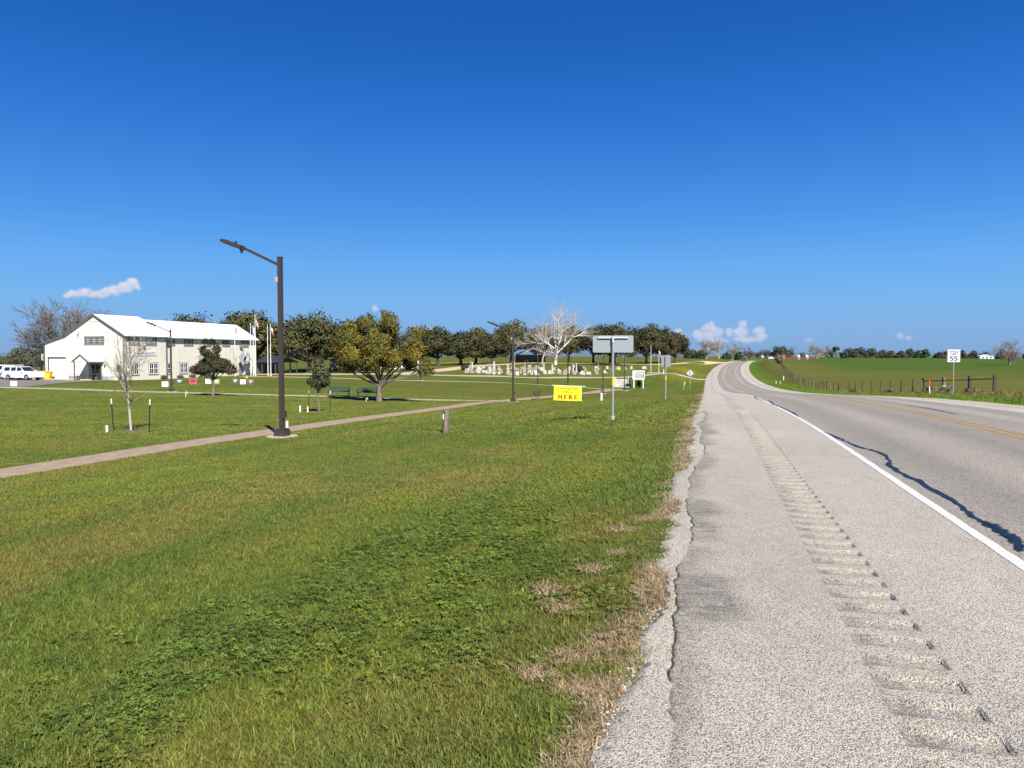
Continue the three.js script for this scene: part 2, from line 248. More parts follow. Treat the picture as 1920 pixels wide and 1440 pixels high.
const cloverAt = (x, z) => { const k = x - roadX(-z) + EDGE; return sstep(-4.0, 0.2, k + (fbm(x * 0.5 + 4, z * 0.5, 4) - 0.5) * 3.5) * sstep(0.30, 0.52, fbm(x * 0.35 + 11, z * 0.14 + 2, 3)) * sstep(0.25, 0.85, fbm(x * 3.1, z * 3.1 + 70, 4)); };
function turfColor(x, z, c) {
  const k = x - roadX(-z);
  const n1 = fbm(x * 0.16 + 3, z * 0.16, 4), n2 = fbm(x * 0.75, z * 0.75 + 40, 3), n3 = fbm(x * 0.03 + 9, z * 0.03, 3), dry = fbm(x * 0.9 + 7, z * 0.16 + 3, 3);
  let r, g, b;
  if (k < 0) {
    r = lerp(0.090, 0.152, n1); g = lerp(0.128, 0.176, n1); b = lerp(0.022, 0.030, n1);
    const mown = sstep(-26, -20, k + (n3 - 0.5) * 8);                 // mower passes run along the road, farther in they run across
    const st = (0.5 + 0.5 * Math.sin(x * 2.9 + 3 * n3 + Math.sin(z * 0.05))) * mown; r *= lerp(0.94, 1.17, st); g *= lerp(0.96, 1.08, st);
    const band = (0.5 + 0.5 * Math.sin(z * 1.1 + x * 0.35 + 6 * n1)) * (1 - mown); r *= lerp(0.94, 1.14, band); g *= lerp(0.96, 1.06, band);
    const br = sstep(0.46, 0.72, dry) * 0.55; r = lerp(r, 0.172, br); g = lerp(g, 0.145, br); b = lerp(b, 0.042, br);
    const lush = sstep(0.52, 0.7, n2) * 0.5; r = lerp(r, 0.078, lush); g = lerp(g, 0.126, lush); b = lerp(b, 0.024, lush);
    const clover = cloverAt(x, z) * 0.5; r = lerp(r, 0.074, clover); g = lerp(g, 0.112, clover); b = lerp(b, 0.026, clover);
    const yl = sstep(0.55, 0.75, n3) * 0.4; r *= 1 + 0.25 * yl; g *= 1 + 0.1 * yl;
  } else {
    const verge = 1 - sstep(10.4, 11.6, k + (n2 - 0.5)), top = sstep(26, 50, k - 0.06 * (z + 150) + (n3 - 0.5) * 26);
    r = lerp(0.132, 0.074, top); g = lerp(0.142, 0.130, top); b = lerp(0.036, 0.024, top);
    const st = fbm(x * 0.05, z * 0.28, 4); r *= lerp(0.75, 1.3, st); g *= lerp(0.82, 1.18, st);
    const dryp = sstep(0.55, 0.75, n1) * 0.35 * (1 - top); r = lerp(r, 0.17, dryp); g = lerp(g, 0.15, dryp); b = lerp(b, 0.06, dryp);
    r = lerp(r, lerp(0.085, 0.13, n2), verge); g = lerp(g, lerp(0.155, 0.195, n1), verge); b = lerp(b, 0.026, verge);
  }
  for (const q of BLOBS) { const dx = (x - q[0]) / q[2], dz = (z - q[1]) / q[3], d = dx * dx + dz * dz; if (d < 4) { const a = q[5] * Math.exp(-d) * clamp(0.4 + 1.3 * (n2 - 0.1)); r = lerp(r, q[4][0], a); g = lerp(g, q[4][1], a); b = lerp(b, q[4][2], a); } }
  const ed = Math.abs(k) - EDGE;                                    // dead stems and dirt along the broken asphalt edge
  const dirt = (1 - sstep(0.12, 0.3, ed + (fbm(x * 2.2, z * 1.3 + 5, 3) - 0.5) * 0.4)) * 0.95 * sstep(0.34, 0.56, fbm(z * 0.9 + 4, 33, 3)); r = lerp(r, 0.28, dirt); g = lerp(g, 0.22, dirt); b = lerp(b, 0.135, dirt);
  if (z > -10 && x > -2) { const s = strawAt(x, z) * 0.85; r = lerp(r, 0.38, s); g = lerp(g, 0.29, s); b = lerp(b, 0.18, s); }
  c[0] = r; c[1] = g; c[2] = b;
}

// ---------------------------------------------------------------- ground sheet
{
  const ks = [], ss = [];
  for (let k = EDGE; k < 1500; k += 0.16 + 0.028 * (k - EDGE)) ks.push(k); ks.push(1800);
  const cols = [...ks.map((k) => -k).reverse(), -6.1, -3, 0, 3, 6.1, ...ks];
  for (let s = -40; s < -4; s += 3) ss.push(s);
  for (let s = -4; s < 1750; s += 0.16 + 0.017 * Math.abs(s)) ss.push(s); ss.push(2200);
  const nc = cols.length, nr = ss.length, p = new Float32Array(nc * nr * 3), col = new Float32Array(nc * nr * 3), uv = new Float32Array(nc * nr * 2), idx = [], c = [0, 0, 0];
  for (let j = 0; j < nr; j++) for (let i = 0; i < nc; i++) {
    const k = cols[i], s = ss[j], x = roadX(s) + k, z = -s, o = j * nc + i;
    p[o * 3] = x; p[o * 3 + 1] = Math.abs(k) < 6.2 ? roadY(s) - 0.18 : ground(x, z); p[o * 3 + 2] = z;
    turfColor(x, z, c); col.set(c, o * 3); uv[o * 2] = x / 2.4; uv[o * 2 + 1] = z / 2.4;
    if (i && j) idx.push(o - nc - 1, o - nc, o - 1, o - 1, o - nc, o);
  }
  const g = new THREE.BufferGeometry(); g.setAttribute('position', new THREE.BufferAttribute(p, 3)); g.setAttribute('color', new THREE.BufferAttribute(col, 3)); g.setAttribute('uv', new THREE.BufferAttribute(uv, 2)); g.setIndex(idx); g.computeVertexNormals();
  struct(mesh('ground', g, M.turf)); console.log('ground', nc, nr);
}

// ---------------------------------------------------------------- the highway
const highway = struct(new THREE.Group()); highway.name = 'highway'; scene.add(highway);
function strip(name, ss, kfun, n, m, hfun, cfun, uvScale = 4, lift = 0) {   // a ribbon of the road between offsets kfun(s, t), t = 0..1
  const nr = ss.length, p = new Float32Array(nr * n * 3), uv = new Float32Array(nr * n * 2), col = cfun ? new Float32Array(nr * n * 3) : null, idx = [];
  for (let j = 0; j < nr; j++) for (let i = 0; i < n; i++) {
    const s = ss[j], k = kfun(s, i, n), q = roadAt(s, k, lift), o = j * n + i;
    q[1] += hfun ? hfun(s, k, i) : 0; p.set(q, o * 3); uv[o * 2] = q[0] / uvScale; uv[o * 2 + 1] = q[2] / uvScale;
    if (col) col.set(cfun(s, k, i), o * 3);
    if (i && j) idx.push(o - nr * 0 - n - 1, o - n, o - 1, o - 1, o - n, o);
  }
  const g = new THREE.BufferGeometry(); g.setAttribute('position', new THREE.BufferAttribute(p, 3)); g.setAttribute('uv', new THREE.BufferAttribute(uv, 2)); if (col) g.setAttribute('color', new THREE.BufferAttribute(col, 3)); g.setIndex(idx); g.computeVertexNormals();
  const o = mesh(name, g, m, highway); return o;
}
const range = (a, b, f) => { const r = []; for (let s = a; s < b; s += f(s)) r.push(s); r.push(b); return r; };
const FAR = 640;
const edgeOf = (s) => -EDGE - 0.05 + (fbm(s * 0.9, 3, 4) - 0.5) * 0.36 + (noise(s * 3.3, 5) - 0.5) * 0.12 + (fbm(s * 12, 8, 3) - 0.5) * 0.12;
const crackOf = (s) => -EDGE + 0.17 + (fbm(s * 0.5 + 30, 7, 4) - 0.5) * 0.34 + (fbm(s * 9 + 3, 17, 4) - 0.5) * 0.05 + (fbm(s * 31, 19, 2) - 0.5) * 0.02;
const RUM0 = -5.25, RUM1 = -4.83, RUMP = 0.30;
{
  // columns across the near shoulder: broken edge, crack, slab, milled rumble strip, slab
  const near = range(-3, 26, () => 0.0215), body = [], N1 = 5, N2 = 16, N3 = 22, N4 = 12, n = N1 + 4 + N2 + N3 + N4;
  const kf = (s, i) => {
    const e = edgeOf(s), c = Math.max(crackOf(s), e + 0.04);
    if (i < N1) return lerp(e, c - 0.016, i / N1);
    if (i < N1 + 4) return c + [-0.011, -0.004, 0.004, 0.011][i - N1];
    i -= N1 + 4; if (i < N2) return lerp(c + 0.03, RUM0 - 0.012, i / (N2 - 1));
    i -= N2; if (i < N3) return i === 1 ? RUM0 + 0.006 : i === N3 - 2 ? RUM1 - 0.005 : lerp(RUM0, RUM1, i / (N3 - 1));
    return lerp(RUM1 + 0.012, -3.71, (i - N3) / (N4 - 1));
  };
  const crackDeep = (s) => sstep(0.30, 0.5, fbm(s * 1.6 + 5, 21, 4));
  const hf = (s, k, i) => {
    let h = 0;
    if (i === 0) h -= 0.05;
    
    if (i === N1 + 1 || i === N1 + 2) h -= 0.014 * crackDeep(s);
    const ir = i - N1 - 4 - N2;
    if (ir >= 0 && ir < N3) {
      const ph = (s / RUMP) % 1, q = ((ph + 1) % 1), u = (q - 0.3) / 0.27;        // hollow is 0.16 m of each 0.30 m
      if (Math.abs(u) < 1) { const endw = clamp(Math.min((k - RUM0) / 0.02, (RUM1 - k) / 0.005)); h -= 0.019 * Math.pow(1 - u * u, 0.4) * endw * (0.8 + 0.4 * noise(Math.floor(s / RUMP) * 3.1, 5)); h += (noise(s * 60, k * 60) - 0.5) * 0.010 * endw; }
    }
    return h;
  };
  const cf = (s, k, i) => {
    const e = edgeOf(s), d = k - e, big = fbm(s * 0.35 + 12, k * 0.9, 4), fine = fbm(s * 6, k * 6, 3), sp = noise(s * 38, k * 38);
    let v = 0.92 + 0.22 * (big - 0.5) + 0.14 * (fine - 0.5);
    const oil = (1 - sstep(0.28, 0.62, d + (fbm(s * 1.3, k * 3, 3) - 0.5) * 0.5)) * (i >= N1 + 3 ? 1 : 0.12) * sstep(0.40, 0.62, fbm(s * 0.33 + 8, 61, 3));
    const oil2 = (1 - sstep(0.26, 0.5, d + (fbm(s * 1.3, k * 3, 3) - 0.5) * 0.34)) * (i >= N1 + 3 ? 0.75 : 0);
    v *= 1 - Math.max(oil, oil2) * (0.16 + 0.5 * sp);
    if (i < N1) v *= 1.02;
    if (i === N1 + 1 || i === N1 + 2) v *= lerp(1, 0.14, crackDeep(s));
    const ir = i - N1 - 4 - N2;
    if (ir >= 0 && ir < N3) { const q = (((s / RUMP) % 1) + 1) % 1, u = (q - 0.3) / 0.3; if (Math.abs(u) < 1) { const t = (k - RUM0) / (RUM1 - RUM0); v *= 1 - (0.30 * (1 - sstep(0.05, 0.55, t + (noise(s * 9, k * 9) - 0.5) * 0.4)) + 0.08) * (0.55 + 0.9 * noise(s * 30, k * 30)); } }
    return [v, v * lerp(1, 0.985, big), v * lerp(1, 0.96, big)];
  };
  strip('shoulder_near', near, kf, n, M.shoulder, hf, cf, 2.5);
  // and on into the distance, where the hollows blur into a ribbed band
  const kf2 = (s, i, m) => (i === 0 ? edgeOf(s) : lerp(-EDGE + 0.12, -3.71, (i - 1) / (m - 2)));
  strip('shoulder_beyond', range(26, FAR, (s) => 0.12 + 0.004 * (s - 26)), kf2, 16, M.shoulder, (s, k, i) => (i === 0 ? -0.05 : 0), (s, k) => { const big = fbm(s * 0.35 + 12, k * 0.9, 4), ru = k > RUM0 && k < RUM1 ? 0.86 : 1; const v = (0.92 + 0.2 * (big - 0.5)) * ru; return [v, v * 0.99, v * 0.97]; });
  const laneTone = (s, k) => {
    const wheel = Math.exp(-(((Math.abs(k) - 0.95) / 0.42) ** 2)) + Math.exp(-(((Math.abs(k) - 2.75) / 0.42) ** 2)), big = fbm(s * 0.06 + 3, k * 1.3, 4), f = fbm(s * 2.2, k * 2.2, 3);
    const mid = Math.exp(-(((Math.abs(k) - 1.85) / 0.4) ** 2)); const v = 0.93 - 0.12 * wheel + 0.13 * mid + 0.24 * (big - 0.5) + 0.1 * (f - 0.5); return [v, v * 0.99, v * 0.975];
  };
  strip('travel_lanes', range(-3, FAR, (s) => 0.08 + 0.012 * Math.max(0, s)), (s, i, m) => lerp(-3.71, 3.71, i / (m - 1)), 64, M.asphalt, null, laneTone);
  strip('shoulder_opposite', range(-3, FAR, (s) => 0.1 + 0.012 * Math.max(0, s)), (s, i, m) => (i === m - 1 ? -edgeOf(s + 200) : lerp(3.71, EDGE - 0.1, i / (m - 2))), 14, M.shoulder, (s, k, i) => (i === 13 ? -0.05 : 0), (s, k) => { const big = fbm(s * 0.3 + 77, k * 0.9, 4), ru = k > 4.83 && k < 5.25 ? 0.8 : 1; const v = (0.95 + 0.2 * (big - 0.5)) * ru; return [v, v * 0.99, v * 0.97]; });
  // paint
  const wob = (s, a) => (noise(s * 9, a) - 0.5) * 0.012;
  const paint = (name, k0, k1, m) => strip(name, range(-3, FAR, (s) => 0.15 + 0.01 * Math.max(0, s)), (s, i) => (i ? k1 + wob(s, 9) : k0 + wob(s, 2)), 2, m, null, null, 0.9, 0.004);
  const wp = mat(RGB(0.74, 0.73, 0.70), 0.75, { map: rep(fbmTex(512, 64, 31, 0.66, 1, 2.2), 2, 2) });
  paint('edge_line', -3.73, -3.625, wp); paint('edge_line', 3.63, 3.74, wp);
  paint('centre_line', -0.20, -0.09, M.yellowPaint); paint('centre_line', 0.09, 0.20, M.yellowPaint);
  // tar bands over sealed cracks: wandering ribbons of uneven width
  const tar = (name, pts, w0, lift) => {
    const P = [], cur = new THREE.CatmullRomCurve3(pts.map(([s, k]) => V(s, k, 0))), N = 160, pos = [], id = [];
    for (let j = 0; j <= N; j++) {
      const q = cur.getPoint(j / N), q2 = cur.getPoint(Math.min(1, j / N + 0.004)), q1 = cur.getPoint(Math.max(0, j / N - 0.004)), d = q2.clone().sub(q1).normalize(), w = w0 * (0.25 + 1.5 * fbm(j * 0.16, w0 * 90, 3)) * Math.min(1, Math.min(j, N - j) / 7 + 0.1), jit = (noise(j * 0.45, 4) - 0.5) * w0 * 1.6;
      for (const e of [-1, 1]) pos.push(...roadAt(q.x - d.y * (w * e + jit), q.y + d.x * (w * e + jit), lift));
      if (j) { const o = j * 2; id.push(o - 2, o - 1, o, o, o - 1, o + 1); }
    }
    const g = new THREE.BufferGeometry(); g.setAttribute('position', new THREE.Float32BufferAttribute(pos, 3)); g.setIndex(id); g.computeVertexNormals(); mesh(name, g, M.tar, highway);
  };
  [[[[17.91, -3.66], [16.41, -3.54], [15.0, -3.44], [14.37, -3.29], [13.36, -3.29], [12.36, -3.45], [11.3, -3.41], [9.96, -3.39], [9.06, -3.42], [8.54, -3.45], [7.99, -3.43], [7.38, -3.47]], 0.035], [[[44.53, -3.65], [36.63, -3.71], [35.83, -3.47], [31.34, -3.62], [28.47, -3.58], [25.21, -3.56], [22.77, -3.62]], 0.035], [[[31.32, 1.09], [28.69, 1.14], [24.61, 0.9]], 0.03], [[[8.54, -3.45], [8.35, -3.4], [7.78, -3.41], [7.28, -3.53]], 0.045]].forEach(([pts, w], i) => tar('crack_sealant', pts, w, 0.005 + i * 0.001));
}

// ---------------------------------------------------------------- footpaths, lanes, parking
function ribbon(name, pts, w, m, lift = 0.03, step = 1.2, uvs = 2) {
  const cur = new THREE.CatmullRomCurve3(pts.map(([x, z]) => V(x, 0, z)), false, 'centripetal'), N = Math.ceil(cur.getLength() / step), pos = [], uv = [], id = [], n = 4;
  for (let j = 0; j <= N; j++) {
    const q = cur.getPointAt(j / N), t = cur.getTangentAt(j / N), nx = -t.z, nz = t.x, ww = typeof w === 'function' ? w(j / N, q) : w;
    for (const [e, dn] of [[-1, 0.12], [-1, 0], [1, 0], [1, 0.12]]) { const x = q.x + nx * ww * e / 2, z = q.z + nz * ww * e / 2; pos.push(x, ground(x, z) + lift - dn, z); uv.push(x / uvs, z / uvs); }
    if (j) for (let i = 1; i < n; i++) { const o = j * n + i; id.push(o - n - 1, o - n, o - 1, o - 1, o - n, o); }
  }
  const g = new THREE.BufferGeometry(); g.setAttribute('position', new THREE.Float32BufferAttribute(pos, 3)); g.setAttribute('uv', new THREE.Float32BufferAttribute(uv, 2)); g.setIndex(id); g.computeVertexNormals();
  return struct(mesh(name, g, m));
}
const PATH1 = [[-13.9, 4], [-14.1, -6], [-14.2, -12.6], [-14.5, -18], [-14.6, -24.6], [-14.8, -33], [-15.1, -45], [-16.4, -57], [-16.7, -63], [-16.3, -70], [-15.7, -78], [-15.3, -95], [-14, -112], [-13.2, -126]];
ribbon('footpath', PATH1, 1.5, M.concrete, 0.03, 0.8);
ribbon('footpath', [[-84, -70], [-69.3, -64.4], [-57.1, -60], [-50.6, -57.8], [-42.2, -57.1], [-36.2, -58.8], [-32.6, -61], [-28, -61.8], [-23.7, -61.8], [-17.1, -62]], 1.5, M.paleConcrete);
ribbon('footpath', [[-75, -112], [-63.9, -110], [-46.8, -107.1], [-40.6, -109.2], [-32, -116.6], [-26.8, -121.5], [-22, -125], [-13.4, -126.5]], 1.5, M.paleConcrete);
ribbon('driveway', [[-55.6, -131], [-51, -137], [-46, -145], [-40, -157], [-31, -167], [-21.7, -175], [-11, -190], [-5, -201], [0.5, -206]], (t) => (t > 0.97 ? 6 : 3), M.paleConcrete, 0.05);
ribbon('gravel_lane', [[-84, -128], [-64, -127], [-57.7, -134.5], [-58.7, -152.6], [-59.1, -176.1], [-56.1, -203.1], [-53, -226], [-48, -250], [-36, -262], [-21.4, -272], [-9, -305], [2, -385], [7, -410]], 4.6, M.gravel, 0.06, 2);
ribbon('gravel_lane', [[-112, -280], [-88, -258], [-70, -245], [-50, -247]], 5, M.gravel, 0.05, 2);
{
  const g = []; const corners = [[-128, -76], [-100, -66], [-71, -66], [-76, -76], [-81, -90], [-82, -91.2], [-96, -91.2], [-100, -97], [-128, -97]];
  const s = new THREE.Shape(corners.map(([x, z]) => new THREE.Vector2(x, -z))), q = new THREE.ShapeGeometry(s), p = q.attributes.position, uv = q.attributes.uv;
  // fine triangulation so that it follows the ground
  const pos = [], id = [], u = [], X = 60, Z = 40, inside = (x, z) => { let c = false; for (let i = 0, j = corners.length - 1; i < corners.length; j = i++) { const [a, b] = corners[i], [d, e] = corners[j]; if ((b > z) !== (e > z) && x < (d - a) * (z - b) / (e - b) + a) c = !c; } return c; };
  const at = new Map(), v = (i, j) => { const k = i * 999 + j; if (!at.has(k)) { const x = -128 + i * 0.5, z = -97 + j * 0.5; at.set(k, pos.length / 3); pos.push(x, ground(x, z) + 0.035, z); u.push(x / 4, z / 4); } return at.get(k); };
  for (let i = 0; i < 115; i++) for (let j = 0; j < 64; j++) if (inside(-128 + i * 0.5 + 0.25, -97 + j * 0.5 + 0.25)) { const a = v(i, j), b = v(i + 1, j), c = v(i, j + 1), d = v(i + 1, j + 1); id.push(a, c, b, b, c, d); }
  const G = new THREE.BufferGeometry(); G.setAttribute('position', new THREE.Float32BufferAttribute(pos, 3)); G.setAttribute('uv', new THREE.Float32BufferAttribute(u, 2)); G.setIndex(id); G.computeVertexNormals();
  struct(mesh('parking_lot', G, M.lot));
}

// ---------------------------------------------------------------- grass: short mown blades, clover and dead stems
const onPath = (x, z) => { if (x < -11 && x > -19 && z > -125) { for (let i = 1; i < PATH1.length; i++) { const [ax, az] = PATH1[i - 1], [bx, bz] = PATH1[i]; if (z <= az + 0.1 && z >= bz - 0.1) { const t = (z - az) / (bz - az); return Math.abs(x - lerp(ax, bx, t)) < 0.74; } } } return false; };
function tuft(n, h, spread, w, seed, tip = 0.35) {
  const R = rng(seed), pos = [], col = [], nor = [], id = [];
  for (let i = 0; i < n; i++) {
    const a = R() * 6.283, r = Math.sqrt(R()) * spread, x = Math.cos(a) * r, z = Math.sin(a) * r, f = R() * 6.283, hh = h * (0.55 + 0.75 * R()), lean = hh * (0.25 + 0.9 * R()), la = R() * 6.283, dx = Math.cos(la) * lean, dz = Math.sin(la) * lean, ww = w * (0.7 + 0.6 * R()), px = Math.cos(f) * ww, pz = Math.sin(f) * ww, b = 0.72 + 0.56 * R(), y = R() < 0.12 ? 1.5 : 1, o = pos.length / 3;
    pos.push(x - px, 0, z - pz, x + px, 0, z + pz, x + dx * 0.35 - px * 0.8, hh * 0.6, z + dz * 0.35 - pz * 0.8, x + dx * 0.35 + px * 0.8, hh * 0.6, z + dz * 0.35 + pz * 0.8, x + dx, hh, z + dz);
    for (let q = 0; q < 5; q++) { col.push(b * y, b, b); const m = Math.hypot(0.5, 1, 0.3); nor.push(0, 0, 0); }
    id.push(o, o + 1, o + 2, o + 2, o + 1, o + 3, o + 2, o + 3, o + 4);
  }
  const g = new THREE.BufferGeometry(); g.setAttribute('position', new THREE.Float32BufferAttribute(pos, 3)); g.setAttribute('color', new THREE.Float32BufferAttribute(col, 3)); g.setIndex(id); g.computeVertexNormals();
  return g;
}
function cloverGeo(n, seed) {
  const R = rng(seed), pos = [], col = [], id = [];
  for (let i = 0; i < n; i++) {
    const a = R() * 6.283, r = Math.sqrt(R()) * 0.075, cx = Math.cos(a) * r, cz = Math.sin(a) * r, y = 0.015 + R() * 0.04, b = 0.75 + 0.5 * R(), s0 = 0.006 + 0.006 * R(), f0 = R() * 6.283, tx = (R() - 0.5) * 0.9, tz = (R() - 0.5) * 0.9;
    for (let l = 0; l < 3; l++) { const f = f0 + l * 2.094, ux = Math.cos(f), uz = Math.sin(f), o = pos.length / 3, P = (u, v) => { const x = ux * u - uz * v, z = uz * u + ux * v; pos.push(cx + x, y + tx * x + tz * z, cz + z); col.push(b, b, b); }; P(0, 0); P(s0 * 1.2, s0 * 0.8); P(s0 * 2, 0); P(s0 * 1.2, -s0 * 0.8); id.push(o, o + 1, o + 2, o, o + 2, o + 3); }
  }
  const g = new THREE.BufferGeometry(); g.setAttribute('position', new THREE.Float32BufferAttribute(pos, 3)); g.setAttribute('color', new THREE.Float32BufferAttribute(col, 3)); g.setIndex(id); g.computeVertexNormals(); return g;
}
function scatter(name, label, category, geo, spots) {
  const o = new THREE.InstancedMesh(geo, M.blade, spots.length); o.name = numbered(name); o.castShadow = o.receiveShadow = true;
  const m = new THREE.Matrix4(), q = new THREE.Quaternion(), up = V(0, 1, 0), c = new THREE.Color();
  spots.forEach((s, i) => { q.setFromAxisAngle(up, s[3]); m.compose(V(s[0], s[1], s[2]), q, V(s[4], s[5], s[4])); o.setMatrixAt(i, m); c.setRGB(s[6], s[7], s[8]); o.setColorAt(i, c); });
  o.userData = { label, category, kind: 'stuff' }; scene.add(o); return o;
}
{
  const R = rng(77), c = [0, 0, 0], nearS = [[], [], []], midS = [], farS = [], clov = [], dead = [], edge = (z) => roadX(-z) + edgeOf(-z);
  const zone = (z0, z1, per, cb) => { // lawn between the road edge and a line that fans out to the left
    const step = 0.5; for (let z = z0; z > z1; z -= step) { const x1 = edge(z), x0 = -6 - 1.3 * -z, n = per * (x1 - x0) * step, m = Math.floor(n) + (R() < n % 1 ? 1 : 0); for (let i = 0; i < m; i++) { const x = lerp(x0, x1, R()), zz = z - R() * step; if (x < edge(zz) + 0.03 && !onPath(x, zz)) cb(x, zz); } }
  };
  const tone = (x, z, v) => { turfColor(x, z, c); const j = v * (0.45 + 0.9 * R()), w = 0.9 + 0.22 * R(); return [c[0] * j * w, c[1] * j, c[2] * j]; };
  zone(-1.2, -10.5, 1350, (x, z) => {
    const k = x - roadX(-z) + EDGE, cl = cloverAt(x, z), st = strawAt(x, z);
    if (R() < sstep(-7, -10.5, z)) return;
    const ed = 1 - sstep(0.0, 0.10, -k - 0.10 + (fbm(x * 2.2, z * 1.3 + 5, 3) - 0.5) * 0.6);
    if (R() < st * 1.6 || R() < ed * 0.8 * sstep(0.34, 0.56, fbm(z * 0.9 + 4, 33, 3))) { for (let q = 0; q < 2; q++) dead.push([x + (R() - 0.5) * 0.08, Math.max(ground(x, z), -0.06) - 0.005, z + (R() - 0.5) * 0.08, R() * 6.28, 0.9 + R() * 0.8, 0.3 + R() * 0.45, ...(R() < 0.5 ? [0.40, 0.30, 0.185] : [0.27, 0.19, 0.115])]); if (R() > 0.5) return; }
    if (R() < cl * 0.75) { const t = tone(x, z, 1.0); clov.push([x, ground(x, z) - 0.004, z, R() * 6.28, 0.8 + R() * 0.7, 0.7 + R() * 0.6, t[0] * 1.1, t[1] * 1.2, t[2] * 1.0]); if (R() < 0.35) return; }
    nearS[(R() * 3) | 0].push([x, ground(x, z) - 0.006, z, R() * 6.28, 0.75 + R() * 0.6, 0.55 + R() * 0.6 + 0.25 * noise(x * 1.4, z * 1.4), ...tone(x, z, 1.18)]);
  });
  zone(-7, -22, 560, (x, z) => (R() > sstep(-7, -10.5, z) || R() < sstep(-17, -22, z)) ? 0 : midS.push([x, ground(x, z) - 0.006, z, R() * 6.28, 0.8 + R() * 0.7, 0.6 + R() * 0.7, ...tone(x, z, 1.2)]));
  zone(-17, -78, 118, (x, z) => (R() > sstep(-17, -22, z) || R() < sstep(-34, -78, z)) ? 0 : farS.push([x, ground(x, z) - 0.008, z, R() * 6.28, 0.8 + R() * 0.7, 0.6 + R() * 0.7, ...tone(x, z, 1.2)]));
  // loose crumbs of broken asphalt and stems lying off the edge
  const crumbs = []; for (let i = 0; i < 2600; i++) { const s = 1.5 + 13 * R() * R() + 12 * R() * R() * R(), k = edgeOf(s) - 0.17 + 0.22 * Math.pow(R(), 0.7), q = roadAt(s, k), v = 0.28 + 0.34 * R(), w = 0.004 + 0.009 * R() * R(); crumbs.push([q[0], Math.max(ground(q[0], q[2]), q[1] - 0.03) + w * 0.4, q[2], R() * 6.28, w, w * 0.7, v, v * 0.95, v * 0.87]); }
  const cg = new THREE.IcosahedronGeometry(1, 0); cg.setAttribute('color', new THREE.Float32BufferAttribute(new Float32Array(cg.attributes.position.count * 3).fill(1), 3)); scatter('asphalt_crumbs', 'pale crumbs of broken asphalt along the shoulder edge', 'gravel', cg, crumbs);
  for (let i = 0; i < 1700; i++) { const s = 1.5 + 14 * R() * R(), z = -s, x = roadX(s) + edgeOf(s) - 0.17 + 0.2 * R(); if (fbm(z * 0.9 + 4, 33, 3) > 0.42) dead.push([x, ground(x, z) - 0.004, z, R() * 6.28, 0.7 + R() * 0.8, 0.2 + R() * 0.4, ...(R() < 0.35 ? [0.11, 0.14, 0.03] : R() < 0.5 ? [0.36, 0.27, 0.165] : [0.24, 0.17, 0.105])]); }
  nearS.forEach((s, i) => scatter('lawn_grass', 'short mown lawn grass along the road shoulder', 'grass', tuft(10, 0.042, 0.055, 0.0023, 20 + i), s));
  scatter('lawn_grass', 'mown lawn grass reaching towards the footpath', 'grass', tuft(11, 0.036, 0.085, 0.0042, 31), midS);
  scatter('lawn_grass', 'mown lawn grass around the footpath and saplings', 'grass', tuft(11, 0.036, 0.16, 0.008, 37), farS);
  scatter('clover', 'low dark green clover among the grass by the shoulder', 'clover', cloverGeo(9, 41), clov);
  scatter('dead_grass', 'straw coloured dead stems along the broken asphalt edge', 'grass', tuft(9, 0.05, 0.06, 0.0026, 43), dead);
  const rv = []; for (let i = 0; i < 26000; i++) { const s = 14 + R() * 150, k = EDGE + 0.25 + R() * R() * 9, q = roadAt(s, k), x = q[0], z = q[2]; turfColor(x, z, c); const j = 0.8 + 0.5 * R(); rv.push([x, ground(x, z) - 0.01, z, R() * 6.28, 0.8 + R() * 0.8, 0.5 + R() * 1.1 * sstep(0.3, 3, k - EDGE), c[0] * j * 1.1, c[1] * j * 1.1, c[2] * j]); }
  scatter('verge_grass', 'longer bright green grass on the verge below the wire fence', 'grass', tuft(9, 0.17, 0.22, 0.012, 47), rv);
  console.log('grass', nearS.map((s) => s.length), midS.length, farS.length, clov.length, dead.length);
}

